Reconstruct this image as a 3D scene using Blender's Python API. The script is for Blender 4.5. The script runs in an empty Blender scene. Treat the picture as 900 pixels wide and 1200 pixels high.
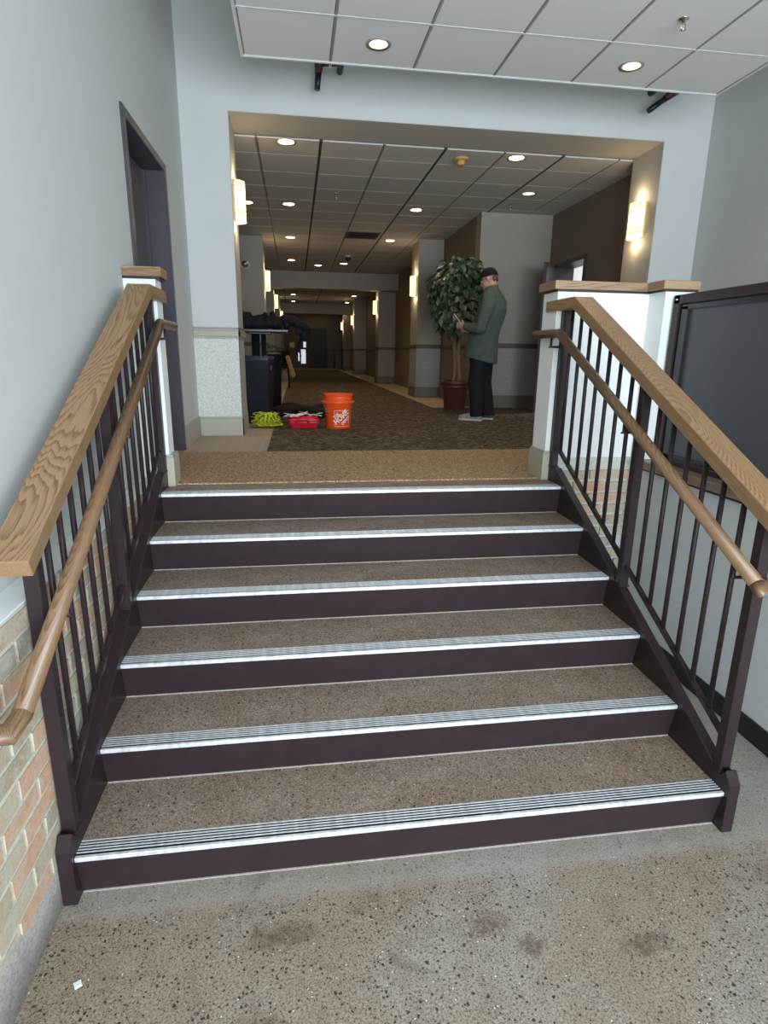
import bpy, bmesh, math, random
from mathutils import Vector, Matrix, Euler, noise
random.seed(7)
PI = math.pi
sc = bpy.context.scene
COL = sc.collection
# ------------------------------------------------------------------ camera
CAM = Vector((0.7658, -1.7182, 1.8005)); YAW, PITCH, ROLL, FPX = 0.1481, -0.2621, 0.0139, 690.99
cy, sy, cp, sp = math.cos(YAW), math.sin(YAW), math.cos(PITCH), math.sin(PITCH)
fw = Vector((sy*cp, cy*cp, sp)); rt = Vector((cy, -sy, 0)); up = rt.cross(fw)
rt2 = math.cos(ROLL)*rt + math.sin(ROLL)*up; up2 = -math.sin(ROLL)*rt + math.cos(ROLL)*up
cd = bpy.data.cameras.new('camera'); cam = bpy.data.objects.new('camera', cd); COL.objects.link(cam)
cam.matrix_world = Matrix(((rt2.x, up2.x, -fw.x, CAM.x), (rt2.y, up2.y, -fw.y, CAM.y), (rt2.z, up2.z, -fw.z, CAM.z), (0, 0, 0, 1)))
cd.sensor_fit = 'VERTICAL'; cd.sensor_height = 36; cd.lens = FPX/1200*36; cd.clip_start = .05; cd.clip_end = 100
sc.camera = cam
# ------------------------------------------------------------------ world, window light, exposure
w = bpy.data.worlds.new('sky'); sc.world = w; w.use_nodes = True
w.node_tree.nodes['Background'].inputs[0].default_value = (.72, .86, 1, 1)
w.node_tree.nodes['Background'].inputs[1].default_value = 1.0
def area(name, loc, rot, sx, sy_, power, color):
    l = bpy.data.lights.new(name, 'AREA'); l.shape = 'RECTANGLE'; l.size = sx; l.size_y = sy_; l.energy = power; l.color = color
    o = bpy.data.objects.new(name, l); COL.objects.link(o); o.location = loc; o.rotation_euler = rot; return o
DAY = (.80, .92, 1.0)
area('window_daylight', (2.6, -5.0, 1.75), (PI/2, 0, 0), 4.6, 3.0, 560, DAY)
sc.view_settings.view_transform = 'Standard'; sc.view_settings.look = 'None'
sc.view_settings.exposure = 0.3; sc.view_settings.gamma = 1; sc.view_settings.use_curve_mapping = False
sc.cycles.use_denoising = True
sc.cycles.max_bounces = 8; sc.cycles.diffuse_bounces = 5; sc.cycles.glossy_bounces = 4
sc.cycles.sample_clamp_indirect = 6

# ------------------------------------------------------------------ constants
L = 1.02; R = .17; G = .3304; OV = .034; W = 2.375; XL = -.15; YH = 1.87; YO = 4.11; YO2 = 4.64; HC = 3.75
# ------------------------------------------------------------------ materials
def lin(c):
    return tuple(((v/255)/12.92 if v/255 <= .04045 else ((v/255+.055)/1.055)**2.4) for v in c) + (1,)
class NT:
    def __init__(s, name):
        s.m = bpy.data.materials.new(name); s.m.use_nodes = True; s.t = s.m.node_tree; s.n = s.t.nodes; s.k = s.t.links
        s.b = s.n['Principled BSDF']
    def new(s, typ, **kw):
        n = s.n.new(typ)
        for k, v in kw.items():
            if k.startswith('i_'):
                n.inputs[k[2:].replace('_', ' ')].default_value = v
            else: setattr(n, k, v)
        return n
    def link(s, a, b): s.k.new(a, b)
    def coord(s, kind='Object'):
        return s.new('ShaderNodeTexCoord').outputs[kind]
    def map(s, vec, scale=(1, 1, 1), rot=(0, 0, 0), loc=(0, 0, 0)):
        m = s.new('ShaderNodeMapping'); s.link(vec, m.inputs['Vector'])
        m.inputs['Scale'].default_value = scale; m.inputs['Rotation'].default_value = rot; m.inputs['Location'].default_value = loc
        return m.outputs[0]
    def noise(s, vec, scale, detail=3, rough=.5, dist=0):
        n = s.new('ShaderNodeTexNoise'); s.link(vec, n.inputs['Vector'])
        n.inputs['Scale'].default_value = scale; n.inputs['Detail'].default_value = detail
        n.inputs['Roughness'].default_value = rough; n.inputs['Distortion'].default_value = dist
        return n.outputs['Fac']
    def vor(s, vec, scale, out='Distance', feat='F1', rnd=1):
        n = s.new('ShaderNodeTexVoronoi'); s.link(vec, n.inputs['Vector']); n.feature = feat
        n.inputs['Scale'].default_value = scale; n.inputs['Randomness'].default_value = rnd
        return n if out is None else n.outputs[out]
    def ramp(s, fac, stops, interp='LINEAR'):
        r = s.new('ShaderNodeValToRGB'); s.link(fac, r.inputs[0]); r.color_ramp.interpolation = interp
        e = r.color_ramp.elements
        while len(e) > 1: e.remove(e[-1])
        e[0].position = stops[0][0]; e[0].color = stops[0][1]
        for p, c in stops[1:]:
            q = e.new(p); q.color = c
        return r.outputs[0]
    def mix(s, fac, a, b, typ='MIX'):
        m = s.new('ShaderNodeMix', data_type='RGBA', blend_type=typ)
        for v, i in ((fac, 0), (a, 6), (b, 7)):
            if hasattr(v, 'node'): s.link(v, m.inputs[i])
            else: m.inputs[i].default_value = v
        return m.outputs[2]
    def math(s, op, a, b=0, c=None):
        m = s.new('ShaderNodeMath', operation=op)
        for i, v in enumerate((a, b) if c is None else (a, b, c)):
            if hasattr(v, 'node'): s.link(v, m.inputs[i])
            else: m.inputs[i].default_value = v
        return m.outputs[0]
    def bump(s, h, strength=.3, dist=.01):
        b = s.new('ShaderNodeBump'); s.link(h, b.inputs['Height']); b.inputs['Strength'].default_value = strength
        b.inputs['Distance'].default_value = dist; s.link(b.outputs[0], s.b.inputs['Normal'])
    def fin(s, color=None, rough=.6, metal=0, spec=.5):
        if color is not None:
            if hasattr(color, 'node'): s.link(color, s.b.inputs['Base Color'])
            else: s.b.inputs['Base Color'].default_value = color
        if hasattr(rough, 'node'): s.link(rough, s.b.inputs['Roughness'])
        else: s.b.inputs['Roughness'].default_value = rough
        s.b.inputs['Metallic'].default_value = metal; s.b.inputs['Specular IOR Level'].default_value = spec
        return s.m
BW = lambda v: (v, v, v, 1)
def plain(name, rgb, rough=.6, metal=0, spec=.5, var=.06, scale=30, bump=.0, bscale=200):
    t = NT(name); v = t.coord(); c = lin(rgb)
    n = t.noise(v, scale, 3)
    col = t.ramp(n, [(.3, tuple(x*(1-var) for x in c[:3])+(1,)), (.7, tuple(min(1, x*(1+var)) for x in c[:3])+(1,))])
    if bump: t.bump(t.noise(v, bscale, 2), bump, .002)
    return t.fin(col, rough, metal, spec)
def emit(name, rgb, strength):
    t = NT(name); c = lin(rgb); t.b.inputs['Emission Color'].default_value = c; t.b.inputs['Emission Strength'].default_value = strength
    return t.fin(c, .5)
def concrete(name, base, dark, tan, peb=1.0, floor=False):
    t = NT(name); v = t.coord()
    big = t.noise(v, 1.6, 4, .6); mid = t.noise(v, 9, 5, .65, .6); fine = t.noise(v, 140, 3, .7)
    c = t.mix(t.ramp(big, [(.4, BW(0)), (.6, BW(1))]), lin(base), lin(tan))
    c = t.mix(t.math('MULTIPLY', t.ramp(mid, [(.45, BW(0)), (.75, BW(1))]), .55), c, lin(dark))
    c = t.mix(t.ramp(fine, [(.34, BW(.8)), (.5, BW(0)), (.7, BW(0))]), c, lin((56, 46, 40)))
    c = t.mix(t.math('MULTIPLY', t.ramp(fine, [(.55, BW(0)), (.72, BW(1))]), .45), c, lin((215, 205, 190)))
    # exposed aggregate, two sizes
    wv = t.new('ShaderNodeVectorMath', operation='ADD'); t.link(v, wv.inputs[0])
    nn = t.new('ShaderNodeTexNoise'); t.link(v, nn.inputs['Vector']); nn.inputs['Scale'].default_value = 60
    ns = t.new('ShaderNodeVectorMath', operation='SCALE'); t.link(nn.outputs['Color'], ns.inputs[0]); ns.inputs['Scale'].default_value = .012
    t.link(ns.outputs[0], wv.inputs[1]); wv = wv.outputs[0]
    for sc_, thr, dens in ((170, .30, .45), (75, .30, .22*peb)):
        vo = t.vor(wv, sc_, None); sep = t.new('ShaderNodeSeparateColor'); t.link(vo.outputs['Color'], sep.inputs[0])
        patch = t.ramp(t.noise(v, 1.3 if sc_ < 100 else 3, 3), [(.36, BW(.35)), (.62, BW(1.4))])
        pick = t.math('LESS_THAN', sep.outputs[0], t.math('MULTIPLY', patch, dens))
        rad = t.math('MULTIPLY_ADD', sep.outputs[1], thr, .10)
        msk = t.math('MULTIPLY', pick, t.math('LESS_THAN', vo.outputs['Distance'], rad))
        pc = t.ramp(sep.outputs[2], [(0, lin((30, 27, 27))), (.45, lin((62, 54, 50))), (.7, lin((92, 76, 62))), (.88, lin((128, 112, 96)))])
        c = t.mix(msk, c, pc)
    vo = t.vor(v, 95, None); sep = t.new('ShaderNodeSeparateColor'); t.link(vo.outputs['Color'], sep.inputs[0])
    msk = t.math('MULTIPLY', t.math('GREATER_THAN', sep.outputs[0], .965), t.math('LESS_THAN', vo.outputs['Distance'], .2))
    c = t.mix(msk, c, lin((235, 238, 240)))
    if floor:
        st = t.ramp(t.noise(v, 2.6, 5, .7, 1.0), [(.60, BW(0)), (.72, BW(.75))])
        c = t.mix(st, c, lin((78, 60, 46)), 'MULTIPLY') if False else t.mix(t.math('MULTIPLY', st, .6), c, lin((84, 66, 52)))
        sx = t.new('ShaderNodeSeparateXYZ'); t.link(v, sx.inputs[0])
        for (px, py, rx, ry) in ((.68, -.22, .12, .05), (1.34, -.27, .07, .045), (1.46, -.36, .045, .04), (1.82, -.4, .09, .04), (.62, -.5, .1, .05), (1.2, -.62, .1, .04)):
            d = t.math('ADD', t.math('POWER', t.math('DIVIDE', t.math('SUBTRACT', sx.outputs[0], px), rx), 2), t.math('POWER', t.math('DIVIDE', t.math('SUBTRACT', sx.outputs[1], py), ry), 2))
            d = t.math('ADD', t.math('MULTIPLY', d, .8), t.math('MULTIPLY', t.noise(v, 38, 5, .75, .5), 4.2))
            c = t.mix(t.math('MULTIPLY', t.ramp(t.math('MULTIPLY', d, .25), [(.46, BW(1)), (.78, BW(0))]), .75), c, lin((84, 60, 42)))
        dust = t.math('ADD', sx.outputs[1], t.math('MULTIPLY', t.noise(v, 12, 4), .06))
        c = t.mix(t.ramp(t.math('ADD', dust, .5), [(.42, BW(0)), (.47, BW(.42)), (.5, BW(.3))]), c, lin((172, 168, 165)))
    t.bump(t.noise(v, 260, 2), .25, .002)
    return t.fin(c, t.ramp(mid, [(.3, BW(.42)), (.7, BW(.62))]), 0, .45)
def carpet(name, cols, scale, stretch=(1, 1, 1)):
    t = NT(name); v = t.coord(); vm = t.map(v, stretch)
    vo = t.vor(vm, scale, None); sep = t.new('ShaderNodeSeparateColor'); t.link(vo.outputs['Color'], sep.inputs[0])
    c = t.ramp(sep.outputs[0], [(i/len(cols), lin(k)) for i, k in enumerate(cols)], 'CONSTANT')
    c = t.mix(t.ramp(t.noise(v, 3, 3), [(.3, BW(0)), (.75, BW(.35))]), c, lin(cols[0]))
    t.bump(t.noise(v, 380, 2), .6, .006)
    return t.fin(c, .95, 0, .1)
def oak(name, rot, light=(166, 133, 97), dark=(98, 70, 46), off=0, freq=150, mean=1.0):
    """stained oak, the grain runs along local Y after rot"""
    t = NT(name); oi = t.new('ShaderNodeObjectInfo'); v = t.coord()
    ad = t.new('ShaderNodeVectorMath', operation='ADD'); t.link(v, ad.inputs[0])
    cm = t.new('ShaderNodeCombineXYZ'); t.link(t.math('MULTIPLY', oi.outputs['Random'], .03), cm.inputs[0]); t.link(t.math('MULTIPLY', oi.outputs['Random'], 3.0), cm.inputs[1])
    t.link(cm.outputs[0], ad.inputs[1]); v = t.map(ad.outputs[0], rot=rot)
    s = t.new('ShaderNodeSeparateXYZ'); t.link(v, s.inputs[0]); x, y, z = s.outputs
    low = t.noise(t.map(v, (3, .75, 3)), 1.0, 1, .4); low2 = t.noise(t.map(v, (26, 1.6, 26)), 1.0, 2, .5)
    # distance to the pith: a slow drift along the board gives cathedral grain
    dz = t.math('ADD', t.math('MULTIPLY', z, .8), t.math('MULTIPLY', t.math('SUBTRACT', low, .45-off), .16))
    r2 = t.math('ADD', t.math('POWER', t.math('ADD', x, .005), 2), t.math('POWER', dz, 2))
    r = t.math('ADD', t.math('SQRT', r2), t.math('MULTIPLY', low2, .006))
    ring = t.math('FRACT', t.math('MULTIPLY', r, freq))
    g = t.ramp(ring, [(0, BW(.1)), (.45, BW(.25)), (.8, BW(.95)), (.92, BW(1)), (1, BW(.1))])
    pores = t.ramp(t.noise(t.map(v, (420, 12, 420)), 1.0, 2, .6), [(.42, BW(1)), (.56, BW(0))])
    g2 = t.math('ADD', t.math('MULTIPLY', t.math('MULTIPLY', g, .62), t.ramp(t.noise(t.map(v, (30, 1.2, 30)), 1, 2), [(.3, BW(.6)), (.7, BW(1))])), t.math('MULTIPLY', t.math('MULTIPLY', pores, .45), t.math('ADD', g, .35)))
    c = t.mix(g2, lin(light), lin(dark))
    c = t.mix(t.math('MULTIPLY', t.noise(t.map(v, (3, .7, 3)), 1, 2), .35), c, lin((128, 96, 62)))
    t.bump(pores, -.12, .001)
    return t.fin(c, .38, 0, .5)

SL = math.atan(.5075)
M = {}
M['wall'] = plain('wall_paint', (196, 198, 197), .75, var=.015, scale=3, bump=.12, bscale=300)
M['white'] = plain('white_paint', (236, 238, 236), .6, var=.01, scale=4, bump=.08)
M['hall'] = plain('hall_paint', (158, 150, 141), .7, var=.03, scale=4, bump=.1)
M['hall_dark'] = plain('hall_brown_paint', (118, 106, 94), .7, var=.03, scale=4, bump=.1)
M['jamb'] = plain('jamb_paint', (178, 173, 164), .65, var=.02, scale=4, bump=.1)
M['trim'] = plain('beige_trim', (170, 164, 148), .5, var=.03, scale=8)
M['trim_dark'] = plain('taupe_trim', (92, 84, 76), .5, var=.03, scale=8)
def wain(name, a, b):
    t = NT(name); v = t.coord(); n = t.noise(v, 70, 4, .6, 1.5)
    t.bump(n, .4, .004); return t.fin(t.ramp(n, [(.4, lin(a)), (.55, lin(b))]), .7)
M['wain'] = wain('wainscot_vinyl', (184, 184, 178), (214, 215, 210))
M['wain_hall'] = wain('hall_wainscot_vinyl', (140, 138, 136), (166, 164, 162))
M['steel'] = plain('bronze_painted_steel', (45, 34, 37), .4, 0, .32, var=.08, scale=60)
M['riser'] = plain('bronze_riser_paint', (46, 34, 38), .5, 0, .3, var=.12, scale=14)
M['doorframe'] = plain('dark_door_paint', (62, 57, 64), .4, 0, .5, var=.06)
M['doorleaf'] = plain('dark_door_leaf', (84, 80, 84), .45, 0, .5, var=.05)
M['alu'] = plain('worn_aluminium', (222, 225, 228), .42, .35, .5, var=.22, scale=38)
M['grit'] = plain('dark_grit', (27, 26, 28), .95, 0, .1, var=.3, scale=300)
M['chrome'] = plain('chrome', (215, 215, 215), .15, 1)
M['black'] = plain('black_plastic', (24, 25, 29), .35, 0, .5, var=.1)
M['navy'] = plain('dark_blue_plastic', (38, 43, 54), .42, 0, .5, var=.08)
M['cloth_black'] = plain('black_fabric', (25, 26, 30), .85, 0, .2, var=.3, scale=60, bump=.4, bscale=60)
M['dark_screen'] = plain('dark_grey_panel', (76, 74, 80), .45, 0, .5, var=.05, scale=3)
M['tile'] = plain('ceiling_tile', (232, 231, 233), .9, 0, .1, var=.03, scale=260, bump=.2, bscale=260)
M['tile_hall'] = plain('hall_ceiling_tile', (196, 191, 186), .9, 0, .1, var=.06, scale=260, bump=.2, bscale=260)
M['tee'] = plain('ceiling_tee_white', (225, 226, 226), .5)
M['tee_dark'] = plain('ceiling_gap_dark', (60, 58, 58), .8)
M['concrete'] = concrete('polished_concrete', (160, 151, 141), (122, 104, 88), (152, 136, 118), 1.9, True)
M['tread'] = concrete('tread_concrete', (150, 134, 120), (116, 96, 82), (142, 120, 102), .9)
M['plaster'] = wain('pink_plaster_base', (158, 149, 147), (184, 178, 175))
M['slab'] = plain('beige_carpet', (172, 156, 136), .9, var=.12, scale=40, bump=.3)
M['tan_carpet'] = carpet('tan_coir_carpet', [(176, 146, 114), (150, 120, 90), (192, 164, 132), (124, 96, 70), (166, 136, 104), (206, 180, 148)], 120)
M['dark_carpet'] = carpet('dark_patterned_carpet', [(88, 76, 64), (66, 55, 47), (120, 108, 94), (76, 64, 55), (140, 128, 112), (98, 86, 74), (54, 45, 38)], 30, (1, 2.6, 1))
M['oak_up'] = oak('oak_slope', (-SL, 0, 0), freq=460)
M['oak_y'] = oak('oak_along_y', (0, 0, 0), freq=260)
M['oak_x'] = oak('oak_along_x', (0, 0, PI/2), light=(170, 140, 106), freq=200)
M['rail_up'] = oak('rail_oak_slope', (-SL, 0, 0), light=(134, 104, 77), dark=(82, 58, 40), off=.3, freq=230)
M['rail_y'] = oak('rail_oak_level', (0, 0, 0), light=(134, 104, 77), dark=(82, 58, 40), off=.3, freq=230)
M['sill'] = oak('sill_oak', (0, 0, 0), light=(136, 116, 98), dark=(88, 70, 56))
M['shade'] = emit('lit_sconce_shade', (255, 228, 158), 1.9)
M['lamp_warm'] = emit('lit_downlight', (255, 220, 170), 14)
M['lamp_cool'] = emit('lit_lobby_downlight', (255, 244, 200), 1.6)
M['lamp_off'] = plain('unlit_lens', (190, 190, 190), .3)
M['lamp_ring'] = plain('downlight_trim', (150, 146, 140), .4)
# bricks, each with its own colour from the object's random number
def brick_mat():
    t = NT('limewashed_brick'); oi = t.new('ShaderNodeObjectInfo'); v = t.coord()
    base = t.ramp(oi.outputs['Random'], [(0, lin((206, 158, 128))), (.16, lin((182, 162, 136))), (.32, lin((204, 160, 130))), (.48, lin((176, 158, 134))), (.62, lin((190, 174, 150))), (.78, lin((205, 152, 122))), (.9, lin((164, 152, 134)))], 'CONSTANT')
    ad = t.new('ShaderNodeVectorMath', operation='ADD'); t.link(v, ad.inputs[0])
    cm = t.new('ShaderNodeCombineXYZ'); t.link(t.math('MULTIPLY', oi.outputs['Random'], 9), cm.inputs[1]); t.link(cm.outputs[0], ad.inputs[1]); v = ad.outputs[0]
    n = t.noise(v, 22, 5, .7, 1); c = t.mix(t.ramp(n, [(.40, BW(.0)), (.66, BW(.6))]), base, lin((194, 196, 184)))
    c = t.mix(t.ramp(t.noise(v, 60, 4, .7), [(.55, BW(0)), (.8, BW(.5))]), c, lin((112, 92, 80)))
    t.bump(t.noise(v, 90, 4), .4, .006); return t.fin(c, .85, 0, .25)
M['brick'] = brick_mat()
M['mortar'] = wain('pale_mortar', (188, 192, 182), (208, 212, 202))

# ------------------------------------------------------------------ mesh builder
def wloc(o):
    v = Vector((0, 0, 0))
    while o is not None:
        v += o.location; o = o.parent
    return v
class MB:
    def __init__(s): s.v = []; s.f = []; s.smooth = set()
    def add(s, vs, fs, smooth=False):
        b = len(s.v); s.v += [Vector(v) for v in vs]
        for f in fs:
            if smooth: s.smooth.add(len(s.f))
            s.f.append(tuple(i+b for i in f))
        return s
    def box(s, a, b, m=None):
        x0, y0, z0 = a; x1, y1, z1 = b
        vs = [Vector(p) for p in ((x0, y0, z0), (x1, y0, z0), (x1, y1, z0), (x0, y1, z0), (x0, y0, z1), (x1, y0, z1), (x1, y1, z1), (x0, y1, z1))]
        if m is not None: vs = [m @ v for v in vs]
        return s.add(vs, [(0, 3, 2, 1), (4, 5, 6, 7), (0, 1, 5, 4), (1, 2, 6, 5), (2, 3, 7, 6), (3, 0, 4, 7)])
    def prism(s, poly, axis, a, b):
        """poly 2D, extruded on axis (0: poly is y,z; 1: x,z; 2: x,y)"""
        def P(u, v, t): return ((t, u, v), (u, t, v), (u, v, t))[axis]
        n = len(poly); vs = [P(u, v, a) for u, v in poly] + [P(u, v, b) for u, v in poly]
        fs = [tuple(range(n)), tuple(range(2*n-1, n-1, -1))] + [(i, i+n, (i+1) % n+n, (i+1) % n) for i in range(n)]
        return s.add(vs, fs)
    def tube(s, pts, rad, n=12, cap=True, smooth=True, flat=1.0, upv=None):
        pts = [Vector(p) for p in pts]; k = len(pts)
        if not hasattr(rad, '__len__'): rad = [rad]*k
        rings = []; prev = None
        for i in range(k):
            d = (pts[min(i+1, k-1)]-pts[max(i-1, 0)]).normalized()
            if i not in (0, k-1):
                d = ((pts[i+1]-pts[i]).normalized()+(pts[i]-pts[i-1]).normalized()).normalized()
            if prev is None:
                u = Vector(upv) if upv else (Vector((0, 0, 1)) if abs(d.z) < .9 else Vector((1, 0, 0)))
            else: u = prev
            u = (u-d*u.dot(d)).normalized(); prev = u; q = d.cross(u)
            # mitre stretch
            st = 1.0
            if 0 < i < k-1:
                c = (pts[i+1]-pts[i]).normalized().dot(d); st = 1/max(c, .5)
                bend = ((pts[i+1]-pts[i]).normalized()-(pts[i]-pts[i-1]).normalized())
                bend = bend.normalized() if bend.length > 1e-6 else None
            else: bend = None
            ring = []
            for j in range(n):
                a = 2*PI*j/n; o = (u*math.cos(a)+q*math.sin(a)*flat)*rad[i]
                if bend is not None: o = o + bend*(o.dot(bend))*(st-1)
                ring.append(pts[i]+o)
            rings.append(ring)
        vs = [v for r in rings for v in r]; fs = []
        for i in range(k-1):
            for j in range(n): fs.append((i*n+j, i*n+(j+1) % n, (i+1)*n+(j+1) % n, (i+1)*n+j))
        s.add(vs, fs, smooth)
        if cap:
            b = len(s.v)-len(vs); s.f.append(tuple(b+j for j in reversed(range(n)))); s.f.append(tuple(b+(k-1)*n+j for j in range(n)))
        return s
    def lathe(s, prof, c=(0, 0, 0), n=24, a0=0, a1=2*PI, smooth=True):
        vs = []; fs = []; full = abs(a1-a0-2*PI) < 1e-6; m = n if full else n+1
        for r, z in prof:
            for j in range(m):
                a = a0+(a1-a0)*j/n; vs.append((c[0]+r*math.cos(a), c[1]+r*math.sin(a), c[2]+z))
        for i in range(len(prof)-1):
            for j in range(n):
                j2 = (j+1) % m; fs.append((i*m+j, i*m+j2, (i+1)*m+j2, (i+1)*m+j))
        return s.add(vs, fs, smooth)
    def loft(s, rings, n=20, smooth=True, cap=True):
        """rings: (cx,cy,cz,rx,ry[,tilt about y]) horizontal ellipses"""
        vs = []; fs = []
        for r in rings:
            cx, cy_, cz, rx, ry = r[:5]; tl = r[5] if len(r) > 5 else 0
            for j in range(n):
                a = 2*PI*j/n; dx = rx*math.cos(a); dy = ry*math.sin(a)
                vs.append((cx+dx*math.cos(tl), cy_+dy, cz-dx*math.sin(tl)))
        for i in range(len(rings)-1):
            for j in range(n): fs.append((i*n+j, i*n+(j+1) % n, (i+1)*n+(j+1) % n, (i+1)*n+j))
        if cap: fs += [tuple(reversed(range(n))), tuple((len(rings)-1)*n+j for j in range(n))]
        return s.add(vs, fs, smooth)
    def ball(s, c, r, m=None, nu=14, nv=9):
        rx, ry, rz = r if hasattr(r, '__len__') else (r, r, r); vs = []; fs = []
        for i in range(1, nv):
            p = PI*i/nv
            for j in range(nu):
                a = 2*PI*j/nu; vs.append(Vector((rx*math.sin(p)*math.cos(a), ry*math.sin(p)*math.sin(a), rz*math.cos(p))))
        vs += [Vector((0, 0, rz)), Vector((0, 0, -rz))]; T = len(vs)-2
        for i in range(nv-2):
            for j in range(nu): fs.append((i*nu+j, (i+1)*nu+j, (i+1)*nu+(j+1) % nu, i*nu+(j+1) % nu))
        for j in range(nu):
            fs.append((T, j, (j+1) % nu)); fs.append((T+1, (nv-2)*nu+(j+1) % nu, (nv-2)*nu+j))
        if m is not None: vs = [m @ v for v in vs]
        return s.add([v+Vector(c) for v in vs], fs, True)
    def build(s, name, mat, parent=None, bevel=0, local=False, keep=False, seg=1, subsurf=0, remesh=0, sm=0):
        me = bpy.data.meshes.new(name)
        pts = s.v
        if keep: c = Vector((0, 0, 0))
        else:
            lo = Vector([min(p[i] for p in pts) for i in range(3)]); hi = Vector([max(p[i] for p in pts) for i in range(3)]); c = (lo+hi)/2
        me.from_pydata([tuple(p-c) for p in pts], [], s.f)
        bm = bmesh.new(); bm.from_mesh(me); bmesh.ops.recalc_face_normals(bm, faces=bm.faces)
        bm.faces.ensure_lookup_table()
        for i in s.smooth: bm.faces[i].smooth = True
        if bevel:
            es = [e for e in bm.edges if len(e.link_faces) == 2 and e.calc_face_angle(0) > .5]
            bmesh.ops.bevel(bm, geom=es, offset=bevel, segments=seg, affect='EDGES', profile=.6, clamp_overlap=True)
        bm.to_mesh(me); bm.free()
        ms = mat if isinstance(mat, (list, tuple)) else [mat]
        for m_ in ms: me.materials.append(m_)
        o = bpy.data.objects.new(name, me); COL.objects.link(o); o.location = c
        if parent is not None:
            o.parent = parent
            if not local: o.location = c-wloc(parent)
        if remesh:
            r = o.modifiers.new('r', 'REMESH'); r.mode = 'VOXEL'; r.voxel_size = remesh; r.use_smooth_shade = True
            if sm:
                q = o.modifiers.new('s', 'SMOOTH'); q.factor = .5; q.iterations = sm
        if subsurf:
            q = o.modifiers.new('u', 'SUBSURF'); q.levels = subsurf; q.render_levels = subsurf
        return o
def thing(name, label, cat, loc, group=None, rotz=0):
    o = bpy.data.objects.new(name, None); COL.objects.link(o); o.location = loc; o.rotation_euler = (0, 0, rotz)
    o['label'] = label; o['category'] = cat; o.empty_display_size = .1
    if group: o['group'] = group
    return o
def tag(o, label, cat, group=None):
    o['label'] = label; o['category'] = cat
    if group: o['group'] = group
    return o
def struct(o, label=None, cat=None):
    o['kind'] = 'structure'
    if label: o['label'] = label
    if cat: o['category'] = cat
    return o
def B(name, a, b, mat, parent=None, bevel=0, **k): return MB().box(a, b).build(name, mat, parent, bevel, **k)
def dup(src, parent, loc, rot=None, scale=None, name=None):
    o = src.copy(); COL.objects.link(o); o.parent = parent; o.location = loc
    if name: o.name = name
    if rot is not None: o.rotation_euler = rot
    if scale is not None: o.scale = scale
    return o

# ================================================================== FLOORS
fl = struct(B('floor', (XL, -6, -.2), (4.9, 1.9, 0), M['concrete'], keep=True), 'polished speckled concrete floor of the lower lobby, with brown stains', 'floor')
pap = B('paper_scrap', (.08, -.305, .0005), (.1, -.285, .004), M['white']); pap.rotation_euler.z = .5
tag(pap, 'tiny blue-white scrap of paper on the concrete floor below the left newel post', 'scrap')
fu = struct(MB().box((XL-.4, 1.9, L-.2), (4.9, 30.5, L)).box((3.12, -6, L-.2), (4.9, 1.9, L)).build('floor', M['slab'], keep=True), 'upper floor level with beige carpet border', 'floor')
B('concrete_edge', (0, 5*G+.03, L-.05), (W, 1.9, L+.001), M['tread'], fu)
B('tan_carpet', (.03, 1.895, L), (2.37, 3.07, L+.010), M['tan_carpet'], fu, keep=False)
B('tan_carpet', (-.14, 2.02, L), (.03, 3.07, L+.009), M['tan_carpet'], fu)
B('tan_carpet', (2.37, 2.09, L), (4.70, 3.07, L+.009), M['tan_carpet'], fu)
MB().prism([(.52, 3.07), (4.25, 3.07), (4.25, 7.05), (2.79, 7.05), (2.77, 27), (.62, 27)], 2, L, L+.008).build('dark_carpet', M['dark_carpet'], fu, keep=False)

M['caulk'] = plain('pale_caulk', (176, 168, 160), .8, var=.2, scale=60)
# ================================================================== STAIRS
st = thing('stairs', 'six-step staircase with dark bronze risers, brown concrete treads and ribbed metal nosings', 'stairs', (W/2, .8, 0))
for i in range(6):
    y = i*G; z = (i+1)*R
    # slanted riser plate
    MB().prism([(y+.004, z-.012), (y+OV, i*R), (y+OV+.02, i*R), (y+.024, z-.012)], 0, 0, W).build('riser', M['riser'], st)
    y1 = (i+1)*G+OV if i < 5 else y+.20
    if i < 5:
        B('tread', (0, y+.075, z-.05), (W, y1+.01, z), M['tread'], st)
    B('joint', (.002, i*G+OV-.006, i*R-.001), (W-.002, i*G+OV+.001, i*R+.003), M['caulk'], st)
    n = B('nosing', (0, y, z-.014), (W, y+.078, z-.001), M['grit'], st)
    ro = wloc(n)
    MB().box((0, y-.002, z-.016), (W, y+.012, z+.0015)).build('nosing_lip', M['alu'], n, .002)
    for k in range(5):
        yy = y+.021+k*.0125
        MB().box((0, yy, z-.001), (W, yy+.0045, z+.0015)).build('rib', M['alu'], n)
B('stair_core', (0, .06, 0), (W, 5*G+.1, R-.06), M['riser'], st)
def ztop(y): return .206+.515*y
for x0 in (-.047, W):
    x1 = x0+.047
    # stringer: plate with level head and a foot
    poly = [(-.022, 0), (.06, 0), (1.0, .30), (1.866, .77), (1.866, 1.115), (1.765, 1.115), (.038, ztop(.038)), (.012, .262), (-.022, .215)]
    MB().prism(poly, 0, x0, x1).build('stringer', M['steel'], st, .003)

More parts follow.
